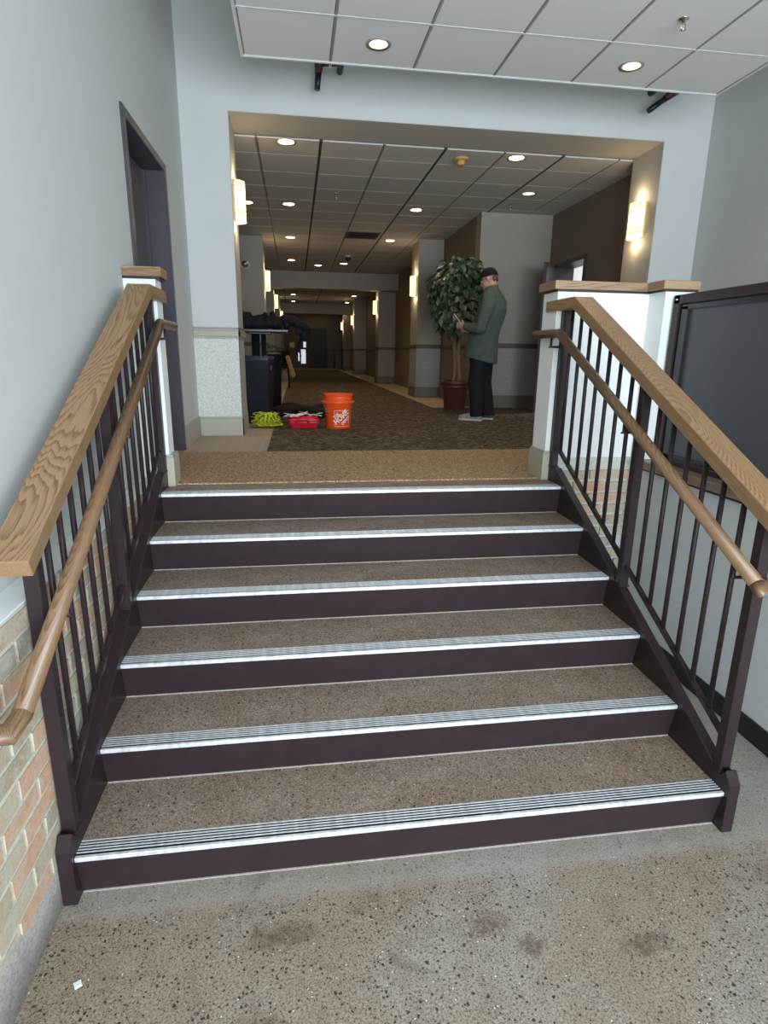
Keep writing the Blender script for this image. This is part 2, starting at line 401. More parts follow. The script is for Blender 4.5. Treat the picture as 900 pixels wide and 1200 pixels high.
# ================================================================== RAILINGS
def zc(y): return 1.250+.500*y       # underside of the wood cap
def zb(y): return .327+.51*y         # bottom rail
def railing(side):
    s = 'left' if side < 0 else 'right'
    xc = -.022 if side < 0 else W+.022
    t = thing('stair_railing', {'left': 'left stair railing along the brick wall, dark steel balusters under oak rails',
              'right': 'right stair railing before the dark grey panel, steel balusters under oak rails'}[s], 'railing', (xc, .9, 0), 'stair railings')
    h = .0225
    for y in (.062, .905, 1.843):
        zt = zc(min(y, 1.63))-.002
        MB().box((xc-h, y-h, ztop(min(y, 1.765))-.005), (xc+h, y+h, zt+.01)).build('post', M['steel'], t, .003)
        MB().box((xc-h-.004, y-h-.004, ztop(min(y, 1.765))-.004), (xc+h+.004, y+h+.004, ztop(min(y, 1.765))+.004)).build('weld', M['steel'], t)
    bal = None; yb_ = 1.63
    for y in [.18+.1185*k for k in range(6)]+[1.03+.1205*k for k in range(7)]:
        if bal is None:
            bal = MB().tube([(xc, y, zb(y)), (xc, y, zc(y)-.002)], .0105, 10).build('baluster', M['steel'], t)
        else:
            zt_ = zc(min(y, yb_)); dup(bal, t, Vector((0, y-.9, (zb(y)+zt_)/2)), scale=(1, 1, (zt_-zb(y))/(zc(.18)-zb(.18))))
    # bottom rail: two sloped spans plus the short level return
    for a, b in ((.08, .885), (.925, 1.775)):
        MB().prism([(a, zb(a)-.012), (b, zb(b)-.012), (b, zb(b)+.012), (a, zb(a)+.012)], 0, xc-.011, xc+.011).build('bottom_rail', M['steel'], t, .002)
    MB().box((xc-.011, 1.77, zb(1.77)-.012), (xc+.011, 1.855, zb(1.77)+.012)).build('bottom_rail', M['steel'], t, .002)
    # steel strap under the oak cap
    MB().prism([(.0, zc(0)-.004), (1.63, zc(1.63)-.004), (1.63, zc(1.63)+.002), (.0, zc(0)+.002)], 0, xc-.014, xc+.014).build('cap_strap', M['steel'], t)
    # oak cap
    ci, co = (.045, -.068) if side < 0 else (2.33, 2.445)
    lo, hi = min(ci, co), max(ci, co); th = .058
    yb = 1.63
    y0 = -.09
    MB().prism([(y0, zc(y0)-.004), (yb, zc(yb)), (yb-.015, zc(yb)+th+.004), (y0-.02, zc(y0)+th-.012)], 0, lo, hi).build('cap_rail', M['oak_up'], t, .003)
    lv = MB().prism([(yb, zc(yb)), (YH-.001, zc(yb)), (YH-.001, zc(yb)+th+.004), (yb-.015, zc(yb)+th+.004)], 0, lo, hi)
    a_, b_ = (.0195, .045) if side < 0 else (2.33, 2.3435)
    lv.box((a_, YH-.002, zc(yb)), (b_, 2.0, zc(yb)+th+.004)).build('cap_rail_level', M['oak_y'], t, .002)
    # round handrail
    hx = .05 if side < 0 else W-.055
    def zh(y): return 1.94+.519*(y-1.74) if side < 0 else 1.93+.497*(y-1.74)
    ye = -.275 if side < 0 else -.03
    rr = .0258
    hr = MB().tube([(hx, ye, zh(ye)), (hx, 1.74, zh(1.74))], rr, 18).build('handrail', M['rail_up'], t)
    MB().tube([(hx, 1.736, zh(1.736)), (hx, 1.75, zh(1.74)+.002), (hx, 2.12, zh(1.74)+.002)], rr, 18).build('handrail_extension', M['rail_y'], hr)
    if side < 0:
        MB().tube([(hx, ye+.003, zh(ye)+.0015), (hx, ye-.002, zh(ye)-.001), (hx, ye-.075, zh(ye)-.004), (hx-.095, ye-.077, zh(ye)-.004)], rr, 18).build('handrail_return', M['rail_y'], hr)
    else:
        MB().tube([(hx, ye+.003, zh(ye)+.0015), (hx, ye-.012, zh(ye)-.008), (hx+.055, ye+.03, zh(ye)-.012)], rr, 18).build('handrail_return', M['rail_y'], hr)
    for y in (.085, .925, 1.855):
        zz = zh(min(y, 1.74)); px_ = xc-side*h
        MB().tube([(px_, y, zz-.075), (hx-side*.004, y, zz-.075), (hx, y, zz-.071), (hx, y, zz-.02)], .0075, 8).build('bracket', M['steel'], hr)
        pass
railing(-1); railing(1)

# ================================================================== BRICKWORK
def brick_protos(axis):
    out = []
    for k in range(4):
        rnd = random.Random(k+axis*10)
        a = (.105, .016, .0315) if axis == 1 else (.016, .105, .0315)
        vs = []
        m = MB().box((-a[0], -a[1], -a[2]), a)
        m.v = [v+Vector([rnd.uniform(-.003, .003)*(.3 if q == (0 if axis == 0 else 1) else 1) for q in range(3)]) for v in m.v]
        out.append(m)
    return out
def brick_wall(parent, axis, u0, u1, z0, z1, face, depth_dir, proto):
    """axis 0: wall runs along y with its face at x=face; axis 1: runs along x, face at y=face"""
    BL, BH, MJ = .212, .061, .0165
    off = wloc(parent); row = 0; z = z1-.004
    while z-BH > z0-.02:
        u = u0-(.115 if row % 2 else 0)+random.uniform(-.01, .01)
        while u < u1:
            a, b = max(u, u0), min(u+BL, u1)
            if b-a > .035:
                c = (a+b)/2; sc_ = (b-a)/.21; zz = z-BH/2+random.uniform(-.002, .002)
                dd = depth_dir*(.016-random.uniform(0, .002))
                p = proto[random.randrange(4)]
                if axis == 0: dup(p, parent, Vector((face+dd, c, zz))-off, scale=(1, sc_, random.uniform(.93, 1.02)), name='brick')
                else: dup(p, parent, Vector((c, face+dd, zz))-off, scale=(sc_, 1, random.uniform(.93, 1.02)), name='brick')
            u += BL+MJ*1.1
        z -= BH+MJ; row += 1

# ================================================================== LEFT WALL
wl = MB()
wl.box((XL-.3, -6, 1.07), (XL, 2.14, 4.9)); wl.box((XL-.3, 2.14, 3.10), (XL, 3.27, 4.9)); wl.box((XL-.3, 3.27, L-.1), (XL, YO+.6, 4.9))
wl.box((XL-.3, 1.9, L-.2), (XL, 2.14, 1.07))
wl = struct(wl.build('wall_left', M['wall']), 'tall pale painted wall on the left with brick below and a dark doorway', 'wall')
B('mortar_bed', (XL-.3, -6, 0), (-.0535, YH, 1.07), M['mortar'], wl)
B('brick_ledge', (XL-.01, -6, 1.068), (-.052, YH, 1.074), M['white'], wl, .003)
m = MB(); ny = 60                              # uneven plaster base along the floor
vs = []; fs = []
for i in range(ny+1):
    y = -1.6+(YH+1.6)*i/ny; zt = .20-.07*min(1, max(0, (y+.4)))+.035*noise.noise(Vector((y*3, 0, 0)))+.02*noise.noise(Vector((y*11, 3, 0)))
    vs += [(-.0545, y, 0), (-.048, y, 0), (-.0485, y, zt-.012), (-.0545, y, zt)]
for i in range(ny):
    b = i*4; fs += [(b+k, b+4+k, b+5+k, b+1+k) for k in range(3)]
MB().add(vs, fs, True).build('plaster_base', M['plaster'], wl)
protoY = [m_.build('brick', M['brick']) for m_ in brick_protos(0)]
protoX = [m_.build('brick', M['brick']) for m_ in brick_protos(1)]
brick_wall(wl, 0, -1.3, YH-.005, .16, 1.066, -.050, -1, protoY)
# door in the left wall
d1 = thing('door_1', 'dark bronze framed doorway with a recessed leaf in the left wall at the stair head', 'door', (XL, 2.7, L)); d1['kind'] = 'structure'
c = .055
m = MB(); fx = XL+.014
m.box((XL-.19, 2.14-.01, L), (fx, 2.14+c, 3.11)); m.box((XL-.19, 3.27-c, L), (fx, 3.28, 3.11)); m.box((XL-.19, 2.14+c, 3.11-c), (fx, 3.27-c, 3.11))
m.build('frame', M['doorframe'], d1, .004)
dl = B('leaf', (XL-.19, 2.14+c, L), (XL-.145, 3.27-c, 3.11-c), M['doorleaf'], d1)
B('door_stop', (XL-.145, 3.27-c-.02, L), (XL-.12, 3.27-c, 3.11-c), M['doorframe'], d1)
MB().tube([(XL-.14, 2.30, 2.02), (XL-.09, 2.30, 2.02), (XL-.09, 2.42, 2.02)], .01, 8).build('handle', M['chrome'], dl)
B('wall_left_baseboard', (XL, 3.28, L), (XL+.014, YO, L+.17), M['trim'], wl, .002).name = 'baseboard'
B('baseboard_cap', (XL, 3.28, L+.17), (XL+.009, YO, L+.185), M['trim'], wl, .002)

# ================================================================== HALF WALLS at the stair head
def halfwall(name, lab, x0, x1, y0, y1, capx0, capx1):
    o = struct(B(name, (x0, y0, 0), (x1, y1, 2.19), M['white']), lab, 'wall')
    return o
hl = halfwall('wall_half_left', 'short white half wall with oak cap between the left wall and the stairs', XL, .018, YH, 2.01, 0, 0)
B('wood_cap', (XL, YH-.02, 2.19), (.052, 2.03, 2.24), M['oak_x'], hl, .003)
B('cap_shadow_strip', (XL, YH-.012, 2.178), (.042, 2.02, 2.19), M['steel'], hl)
MB().box((.0, YH-.012, L), (.043, 2.022, L+.175)).box((.0, YH-.008, L+.175), (.038, 2.018, L+.19)).build('baseboard', M['trim'], hl, .002)
hr_ = halfwall('wall_half_right', 'white half wall with oak cap and brick below, right of the stair head', 2.345, 3.06, YH, 2.08, 0, 0)
B('pilaster', (2.94, 1.70, 0), (3.13, YH+.01, 2.19), M['white'], hr_)
MB().prism([(2.315, YH-.02), (2.91, YH-.02), (2.91, 1.68), (3.145, 1.68), (3.145, 2.10), (2.315, 2.10)], 2, 2.19, 2.24).build('wood_cap', M['oak_x'], hr_, .003)
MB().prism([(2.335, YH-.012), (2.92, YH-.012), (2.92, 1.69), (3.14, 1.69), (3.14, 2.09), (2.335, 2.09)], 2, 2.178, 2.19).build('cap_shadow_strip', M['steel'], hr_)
MB().box((2.330, YH-.012, L), (2.42, 2.095, L+.175)).box((2.335, YH-.008, L+.175), (2.42, 2.09, L+.19)).build('baseboard', M['trim'], hr_, .002)
B('mortar_bed', (2.43, YH-.006, .3), (2.94, YH, 1.085), M['mortar'], hr_)
B('plaster_band', (2.43, YH-.012, 1.085), (2.94, YH, 1.165), M['mortar'], hr_)
brick_wall(hr_, 1, 2.435, 2.936, .32, 1.085, YH-.022, 1, protoX)
for p_ in protoY+protoX: bpy.data.objects.remove(p_)

# ================================================================== RIGHT SIDE: low wall, sill, dark screen, far wall
wr = struct(B('wall_right', (2.92, -6, 0), (3.12, 1.72, 1.13), M['wall']), 'low pale wall on the right with a brown wood sill and black baseboard', 'wall')
B('baseboard', (2.905, -6, 0), (2.92, 1.72, .11), M['black'], wr, .002)
B('sill', (2.888, -6, 1.13), (3.14, 1.705, 1.178), M['sill'], wr, .003)
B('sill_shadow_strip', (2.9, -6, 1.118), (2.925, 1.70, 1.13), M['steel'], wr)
sn = thing('window_screen', 'large dark grey panel in a black metal frame standing on the wood sill at right', 'panel', (3.03, .6, 1.178))
m = MB(); ya, yz = -1.6, 1.68
m.box((2.985, yz-.055, 1.178), (3.06, yz, 2.155)); m.box((2.985, ya, 1.178), (3.06, ya+.055, 2.155)); m.box((2.985, ya, 2.105), (3.06, yz, 2.155)); m.box((2.985, ya, 1.178), (3.06, yz, 1.21))
m.build('frame', M['steel'], sn, .003)
m = MB(); m.box((2.995, yz-.13, 1.205), (3.04, yz-.07, 2.09)); m.box((2.995, ya+.07, 2.07), (3.04, yz-.07, 2.10)); m.box((2.995, ya+.05, 1.205), (3.04, yz-.07, 1.235))
m.build('inner_frame', M['black'], sn, .003)
B('panel', (3.012, ya+.05, 1.2), (3.03, yz-.05, 2.11), M['dark_screen'], sn)
MB().ball((2.985, yz-.028, 2.13), .007).build('screw', M['chrome'], sn)
B('wall_outer_right', (4.72, -6, 0), (4.9, YO2, 4.9), M['wall'])['kind'] = 'structure'
bpy.data.objects['wall_outer_right'].name = 'wall_far_right'

# ================================================================== BACK WALL with the wide opening
XA, XB, ZH = .25, 4.26, 3.77
wb = MB(); wb.box((XL-.3, YO, L-.1), (XA, YO2, ZH)); wb.box((XB, YO, L-.1), (4.9, YO2, ZH)); wb.box((XL-.3, YO, ZH), (4.9, YO2, 4.9))
wb = struct(wb.build('wall_back', M['wall']), 'pale wall across the stair head with the wide opening into the hall', 'wall')
e = .004
for nm, a, b in (('jamb_face', (XA-.002, YO+.003, L), (XA+e, YO2, ZH)), ('jamb_face', (XB-e, YO+.003, L), (XB+.002, YO2, ZH)), ('soffit_face', (XA, YO+.003, ZH-e), (XB, YO2, ZH+.002))):
    B(nm, a, b, M['jamb'], wb)
B('wainscot', (XL, YO-.006, L+.18), (XA+.006, YO, 1.925), M['wain'], wb)
B('wainscot', (XA, YO-.006, L+.18), (XA+.007, YO2, 1.925), M['jamb'], wb)
m = MB()
for (z0, z1, dd) in ((1.915, 1.935, .014), (1.935, 1.985, .024), (1.985, 2.005, .016), (2.005, 2.015, .03)):
    m.box((XL, YO-dd, z0), (XA+dd, YO, z1)); m.box((XA, YO-dd, z0), (XA+dd, YO2+.01, z1))
m.build('chair_rail', M['trim'], wb, .003)
m = MB(); m.box((XL, YO-.016, L), (XA+.016, YO, L+.165)); m.box((XA, YO-.016, L), (XA+.016, YO2, L+.165)); m.box((XL, YO-.010, L+.165), (XA+.010, YO, L+.182)); m.box((XA, YO-.01, L+.165), (XA+.01, YO2, L+.182))
m.build('baseboard', M['trim'], wb, .003)

# ================================================================== LOBBY CEILING CLOUD
CZ = 3.79; cx0, cx1, cy1 = .46, 4.07, 3.15; T = (cx1-cx0)/6; NR = 6
cl = thing('ceiling', 'suspended white tile ceiling panel over the lower lobby', 'ceiling', ((cx0+cx1)/2, cy1-NR*T/2, CZ)); cl['kind'] = 'structure'
tile = MB().box((-T/2+.009, -T/2+.009, 0), (T/2-.009, T/2-.009, .015)).build('ceiling_tile', M['tile'], cl, .004)
first = True
for i in range(6):
    for j in range(NR):
        p = Vector((cx0+(i+.5)*T, cy1-(j+.5)*T, CZ+.008))-wloc(cl)
        if first: tile.location = p; first = False
        else: dup(tile, cl, p)
m = MB()
for i in range(7): m.box((cx0+i*T-.007, cy1-NR*T, CZ), (cx0+i*T+.007, cy1, CZ+.02))
m.build('main_tee', plain('tee_shade_grey', (150, 150, 150), .5), cl)  # main tees greyer than the cross tees: their shading is put into the colour
m = MB()
for j in range(NR+1): m.box((cx0, cy1-j*T-.009, CZ-.001), (cx1, cy1-j*T+.009, CZ+.02))
m.build('cross_tee', M['tee'], cl)
m = MB(); m.box((cx0-.02, cy1, CZ-.004), (cx1+.02, cy1+.02, CZ+.06)); m.box((cx0-.02, cy1-NR*T, CZ-.004), (cx0, cy1, CZ+.06)); m.box((cx1, cy1-NR*T, CZ-.004), (cx1+.02, cy1, CZ+.06))
m.build('edge_trim', M['tee'], cl)
B('deck', (cx0, cy1-NR*T, CZ+.06), (cx1, cy1, CZ+.075), M['tee_dark'], cl)
struct(B('ceiling', (XL-.3, -6, 4.75), (4.9, YO+.3, 4.9), M['wall']), 'plain upper ceiling above the suspended panel', 'ceiling')

NIN = ['nearest', 'second', 'third', 'fourth', 'fifth', 'sixth', 'seventh', 'eighth']
def downlight(x, y, z, label, lamp, power, group, r=.075, col=(1, .80, .55), spot=True):
    t = thing('recessed_downlight', label, 'ceiling light', (x, y, z), group)
    MB().lathe([(r, 0), (r+.022, -.003), (r+.024, .004), (r, .006)], (x, y, z), 24).build('trim_ring', M['lamp_ring'], t)
    MB().lathe([(.0001, .0015), (r, .0015), (r, .004), (.0001, .004)], (x, y, z-.001), 24).build('lens', lamp, t)
    if power:
        l = bpy.data.lights.new('downlight_lamp', 'SPOT'); l.energy = power; l.spot_size = math.radians(125); l.spot_blend = .8; l.color = col; l.shadow_soft_size = .05
        o = bpy.data.objects.new('downlight_lamp', l); COL.objects.link(o); o.parent = t; o.location = (0, 0, -.03)
downlight(1.365, 2.84, CZ-.002, 'round warm downlight in the lobby ceiling above the left pipe stub', M['lamp_cool'], 8, 'lobby downlights', .062)
downlight(3.17, 2.83, CZ-.002, 'round warm downlight in the lobby ceiling above the right pipe stub', M['lamp_cool'], 8, 'lobby downlights', .062)
def sprinkler(x, y, z, label):
    t = thing('sprinkler_head', label, 'sprinkler', (x, y, z), 'ceiling sprinkler heads')
    MB().lathe([(.0001, 0), (.032, -.001), (.03, -.006), (.012, -.009), (.010, -.03), (.0001, -.03)], (x, y, z), 16).build('body', M['chrome'], t)
    MB().tube([(x-.012, y, z-.028), (x-.016, y, z-.045), (x, y, z-.058), (x+.016, y, z-.045), (x+.012, y, z-.028)], .003, 6).lathe([(.0001, -.058), (.02, -.06), (.0001, -.063)], (x, y, z), 12).build('deflector', M['chrome'], t)
sprinkler(3.15, 2.21, CZ, 'chrome sprinkler head in the white lobby ceiling')
# black pipe stubs with a red fitting behind the ceiling edge
M['red_paint'] = plain('dark_red_fitting', (78, 32, 27), .5)
def stub(pts_h, elbow, tip, label):
    t = thing('pipe_stub', label, 'pipe', elbow, 'pipe stubs')
    e_ = Vector(elbow); h_ = Vector(pts_h); tp = Vector(tip)
    MB().tube([e_, h_, h_+Vector((0, YO-h_.y, 0))], .028, 12).build('pipe', M['black'], t)
    MB().tube([e_+(h_-e_)*.45, e_+(h_-e_)*.55], .034, 12).build('clamp', M['chrome'], t)
    d = (tp-e_)
    MB().tube([e_-d*.12, e_+d*.42], [.042, .028], 12).build('fitting', M['red_paint'], t)
    MB().tube([e_+d*.3, tp], [.026, .024], 12).build('nozzle', M['black'], t)
stub((1.20, 3.95, 4.12), (1.02, 3.95, 4.11), (1.0, 3.95, 3.91), 'black pipe stub with red fitting hanging straight down left of the ceiling edge')
stub((4.06, 3.95, 4.15), (4.21, 3.95, 4.12), (3.96, 3.93, 3.94), 'black pipe stub with red fitting slanting down left near the right ceiling corner')

# ================================================================== HALL
hc = thing('ceiling', 'grey tiled ceiling of the long hall', 'ceiling', (2, 9, HC)); hc['kind'] = 'structure'
TX = .61; gx = [.45+TX*k for k in range(-2, 8)]; gy = [4.64]+[4.49+TX*k for k in range(1, 17)]
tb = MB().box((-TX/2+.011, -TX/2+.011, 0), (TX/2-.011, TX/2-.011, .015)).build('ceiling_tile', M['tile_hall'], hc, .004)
first = True
for a, b in zip(gx, gx[1:]):
    a2, b2 = max(a, -.45), min(b, 4.5)
    for c_, d_ in zip(gy, gy[1:]):
        p = Vector(((a2+b2)/2, (c_+d_)/2, HC+.006))-wloc(hc); s_ = ((b2-a2)/TX, (d_-c_)/TX, 1)
        if first: tb.location = p; tb.scale = s_; first = False
        else: dup(tb, hc, p, scale=s_)
m = MB(); m2 = MB(); m3 = MB()
for k, x in enumerate(gx[1:]):
    wd = .017 if k % 2 == 0 else .007
    (m if k % 2 == 0 else m3).box((x-wd, 4.64, HC-.001), (x+wd, 14.2, HC+.02))
for y in gy[1:]: m2.box((-.45, y-.009, HC), (4.5, y+.009, HC+.02))
m.build('main_tee', M['tee_dark'], hc); m3.build('main_tee', plain('tee_mid', (130, 126, 120), .6), hc); m2.build('cross_tee', plain('hall_tee', (196, 192, 184), .5), hc)
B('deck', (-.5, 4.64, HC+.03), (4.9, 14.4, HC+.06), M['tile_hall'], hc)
# far ceiling: panels too far off to tell apart
m = MB(); m2 = MB()
B('far_ceiling', (-.5, 14.4, HC), (4.9, 30.4, HC+.05), M['tile_hall'], hc)
for y in [15.4+1.22*k for k in range(12)]: m2.box((-.2, y-.012, HC-.004), (3.6, y+.012, HC))
for x in (.45, 1.66, 2.88): m2.box((x-.015, 14.4, HC-.003), (x+.015, 30, HC))
m2.build('far_tee', M['tee_dark'], hc)
struct(MB().box((-.6, 14.1, 3.36), (3.6, 14.45, HC)).build('wall_beam_near', M['hall']), 'taupe ceiling beam across the middle of the hall', 'beam')
struct(MB().box((-.6, 24.0, 3.36), (3.6, 24.4, HC)).build('wall_beam_far', M['hall']), 'second taupe ceiling beam deep in the hall', 'beam')
RAILZ = ((1.905, 1.925, .012), (1.925, 1.965, .022), (1.965, 1.975, .012))
def band(x0, x1, y0, y1, par, base=.19, dark=True, wains=False):
    """chair rail and baseboard wrapped round a block"""
    mt = M['trim_dark'] if dark else M['trim']
    m = MB()
    for z0, z1, d in RAILZ: m.box((x0-d, y0-d, z0), (x1+d, y1+d, z1))
    m.build('chair_rail', mt, par, .003)
    MB().box((x0-.016, y0-.016, L), (x1+.016, y1+.016, L+base)).build('baseboard', M['trim_dark2'], par, .004)
    if wains: MB().box((x0-.005, y0-.005, L+base), (x1+.005, y1+.005, 1.905)).build('wainscot', M['wain_hall'], par)
M['trim_dark2'] = plain('taupe_baseboard', (112, 102, 92), .5)
# right side of the hall
wh = MB(); XR = 4.48
wh.box((XR, YO2, L-.1), (XR+.25, 5.98, HC+.05)); wh.box((XR, 6.86, L-.1), (XR+.25, 7.2, HC+.05)); wh.box((XR, 5.98, 3.02), (XR+.25, 6.86, HC+.05))
wh = struct(wh.build('wall_hall_right', M['hall_dark']), 'brown wall on the right of the hall with an open dark door', 'wall')
ws = struct(MB().box((3.42, 7.11, L-.1), (XR+.25, 7.35, HC+.05)).build('wall_hall_jog', M['hall']), 'grey wall facing the stairs behind the standing man', 'wall')
band(3.42, XR, 7.11, 7.3, ws, wains=True)
wp = struct(MB().box((3.42, 7.35, L-.1), (3.7, 30, HC+.05)).build('wall_hall_far_right', M['hall_dark']), 'long brown right-hand wall deep in the hall', 'wall')
MB().box((3.40, 7.36, 1.925), (3.42, 29.9, 1.965)).build('chair_rail', M['trim_dark'], wp); MB().box((3.405, 7.36, L), (3.42, 29.9, L+.17)).build('baseboard', M['trim_dark2'], wp)
wq = struct(MB().box((-.45, YO2, L-.1), (-.2, 30, HC+.05)).build('wall_hall_left', M['hall_dark']), 'brown left-hand wall of the hall behind the tables', 'wall')
MB().box((-.2, YO2+.01, 1.925), (-.18, 29.9, 1.965)).build('chair_rail', M['trim_dark'], wq); MB().box((-.2, YO2+.01, L), (-.185, 29.9, L+.17)).build('baseboard', M['trim_dark2'], wq)
ORD = ['first', 'second', 'third', 'fourth', 'fifth']
for k, (y0, y1) in enumerate(((9.3, 9.95), (14.5, 15.1), (21.2, 21.9), (26.3, 27))):
    p = MB().box((2.97, y0, L-.05), (3.42, y1, HC+.01)).build('pillar', M['hall'], wp); band(2.97, 3.42, y0, y1, p, wains=(k == 0))
for k, (y0, y1) in enumerate(((9.6, 10.25), (14.7, 15.4), (21.2, 21.9), (26.3, 27))):
    p = MB().box((-.2, y0, L-.05), (.25, y1, HC+.01)).build('pillar', M['hall'], wq); band(-.2, .25, y0, y1, p)
wf = struct(B('wall_hall_end', (-.6, 30, L-.1), (3.8, 30.3, HC+.05), M['hall_dark']), 'dim end wall of the hall', 'wall')
MB().box((-.2, 29.98, 1.925), (1.4, 30, 1.965)).box((2.4, 29.98, 1.925), (3.42, 30, 1.965)).build('chair_rail', M['trim_dark'], wf)
d2 = thing('door_2', 'dark door in the end wall at the far end of the hall', 'door', (1.9, 29.97, L)); d2['kind'] = 'structure'
m = MB(); m.box((1.40, 29.94, L), (1.48, 30, 3.0)); m.box((2.32, 29.94, L), (2.40, 30, 3.0)); m.box((1.48, 29.94, 2.93), (2.32, 30, 3.0)); m.build('frame', plain('far_door_frame', (48, 42, 38), .5), d2)
B('leaf', (1.48, 29.965, L), (2.32, 29.995, 2.93), plain('far_door_leaf', (44, 42, 42), .5), d2)
MB().ball((1.56, 29.95, 2.0), .03).build('knob', M['chrome'], d2)
tag(B('notice', (.50, 29.97, 2.05), (.74, 29.995, 2.30), M['white']), 'small white square notice on the end wall left of the far door', 'notice')
fc = B('storage_cabinet', (2.75, 29.1, L), (3.2, 29.9, 1.75), M['black'], None, .01); tag(fc, 'low dark cabinet against the end wall right of the far door', 'cabinet')

# side room behind the open door
struct(MB().box((XR+.25, 5.4, L-.1), (6.4, 8.0, L)).build('floor', M['slab']), 'beige floor of the side room behind the open door', 'floor')
struct(MB().box((6.3, 5.0, L), (6.4, 8.2, 3.8)).box((XR+.25, 7.9, L), (6.4, 8.0, 3.8)).box((XR+.25, 5.2, L), (6.4, 5.3, 3.8)).build('wall_side_room', M['white']), 'pale walls of the side room seen through the open door', 'wall')
struct(B('ceiling', (XR+.25, 5.2, 3.7), (6.4, 8.0, 3.8), M['tile']), 'ceiling of the side room', 'ceiling')
area('side_room_lamp', (5.6, 6.6, 3.65), (0, 0, 0), .6, .6, 26, (.95, .97, 1))
d3 = thing('door_3', 'dark brown door standing open into the hall behind the right half wall', 'door', (XR, 6.4, L)); d3['kind'] = 'structure'
m = MB(); f0 = XR-.02
m.box((f0, 5.93, L), (XR+.27, 5.985, 3.07)); m.box((f0, 6.855, L), (XR+.27, 6.91, 3.07)); m.box((f0, 5.985, 3.015), (XR+.27, 6.855, 3.07)); m.build('frame', M['doorframe'], d3, .004)
hin = Vector((XR-.025, 6.85, 0)); tip = Vector((4.06, 6.24, 0)); dv = (tip-hin); ln = dv.length; an = math.atan2(dv.y, dv.x)
mm = Matrix.Translation(hin) @ Matrix.Rotation(an, 4, 'Z')
lf = MB().box((0, -.022, L+.01), (ln, .022, 3.0), mm).build('leaf', M['doorframe'], d3, .003)
for s_ in (-1, 1):
    pl = MB().tube([mm @ Vector((ln-.07, s_*.022, 2.02)), mm @ Vector((ln-.07, s_*.06, 2.02)), mm @ Vector((ln-.18, s_*.06, 2.02))], .010, 8).build('handle', M['chrome'], lf)
MB().tube([mm @ Vector((ln-.07, -.045, 2.16)), mm @ Vector((ln-.07, .045, 2.16))], .022, 10).build('deadbolt', M['chrome'], lf)

# ceiling fittings of the hall
HL = [(.73, 4.73), (.73, 7.21), (.73, 9.63), (.73, 12.3)]
for k, (x, y) in enumerate(HL): downlight(x, y, HC-.002, '%s lit downlight of the left row in the hall ceiling, counted from the opening' % ORD[k], M['lamp_warm'], 19, 'hall downlights')
for k, (x, y) in enumerate([(3.05, 4.77), (2.49, 7.19), (2.49, 9.56), (1.9, 12.56)]):
    downlight(x, y, HC-.002, '%s lit downlight of the right row in the hall ceiling, counted from the opening' % ORD[k], M['lamp_warm'], 19, 'hall downlights')
downlight(1.34, 12.95, HC-.002, 'lit downlight in the middle of the hall ceiling just before the first beam', M['lamp_warm'], 6, 'hall downlights')
downlight(.17, 7.23, HC-.002, 'lit downlight beside the left wall lamp of the opening, near the left wall', M['lamp_warm'], 6, 'hall downlights')
downlight(3.69, 6.06, HC-.002, 'faintly lit pale downlight in the hall ceiling above the standing man', emit('faint_downlight', (255, 250, 240), .55), 0, 'hall downlights')  # faint glow put into the lens material, no lamp behind it
for k, y in enumerate((18.0, 20.26, 23.1, 26.2)):
    downlight(.75, y, HC-.006, '%s lit downlight of the left row beyond the first beam' % ORD[k], M['lamp_warm'], 6, 'far hall downlights')
    downlight(2.87, y, HC-.006, '%s lit downlight of the right row beyond the first beam' % ORD[k], M['lamp_warm'], 6, 'far hall downlights')
downlight(1.48, 29.2, HC-.006, 'left one of the two lit downlights before the far door', M['lamp_warm'], 2, 'far hall downlights')
downlight(2.19, 29.28, HC-.006, 'right one of the two lit downlights before the far door', M['lamp_warm'], 2, 'far hall downlights')
sprinkler(3.67, 6.64, HC, 'small sprinkler head in the hall ceiling behind the faintly lit downlight')
sprinkler(1.33, 6.54, HC, 'chrome sprinkler head in the hall ceiling between the two downlight rows')
t = thing('smoke_detector', 'yellowish brass-coloured smoke detector in the hall ceiling near the opening', 'detector', (2.5, 4.88, HC))
br = plain('aged_yellow_plastic', (190, 150, 84), .45)
MB().lathe([(.0001, 0), (.075, 0), (.075, -.018), (.068, -.024), (.0001, -.024)], (2.5, 4.88, HC), 24).build('base', br, t)
MB().lathe([(.0001, -.024), (.045, -.024), (.042, -.06), (.03, -.07), (.0001, -.07)], (2.5, 4.88, HC), 24).build('sensor', br, t)
v = thing('air_vent', 'dark square louvred air vent in the hall ceiling', 'vent', (1.95, 9.15, HC))
m = MB(); m.box((1.67, 8.85, HC-.012), (2.23, 8.88, HC)); m.box((1.67, 9.42, HC-.012), (2.23, 9.45, HC)); m.box((1.67, 8.88, HC-.012), (1.70, 9.42, HC)); m.box((2.20, 8.88, HC-.012), (2.23, 9.42, HC)); m.build('frame', M['trim_dark'], v)
B('back', (1.7, 8.88, HC-.002), (2.2, 9.42, HC-.001), M['black'], v)
for k in range(8): MB().prism([(8.90+.065*k, HC-.002), (8.935+.065*k, HC-.012), (8.94+.065*k, HC-.011), (8.905+.065*k, HC-.001)], 0, 1.7, 2.2).build('louvre', M['doorframe'], v)
t = thing('ceiling_camera', 'small dark domed security camera in the hall ceiling beyond the vent', 'camera', (1.9, 11.4, HC))
MB().lathe([(.0001, 0), (.07, 0), (.07, -.03), (.0001, -.03)], (1.9, 11.4, HC), 16).build('base', M['lamp_off'], t)
MB().lathe([(.06, -.03), (.055, -.07), (.03, -.1), (.0001, -.11)], (1.9, 11.4, HC), 16).build('dome', M['black'], t)
t = thing('wall_dome', 'round silver dome fitting high on the first left pillar', 'dome', (-.06, 9.55, 3.28))
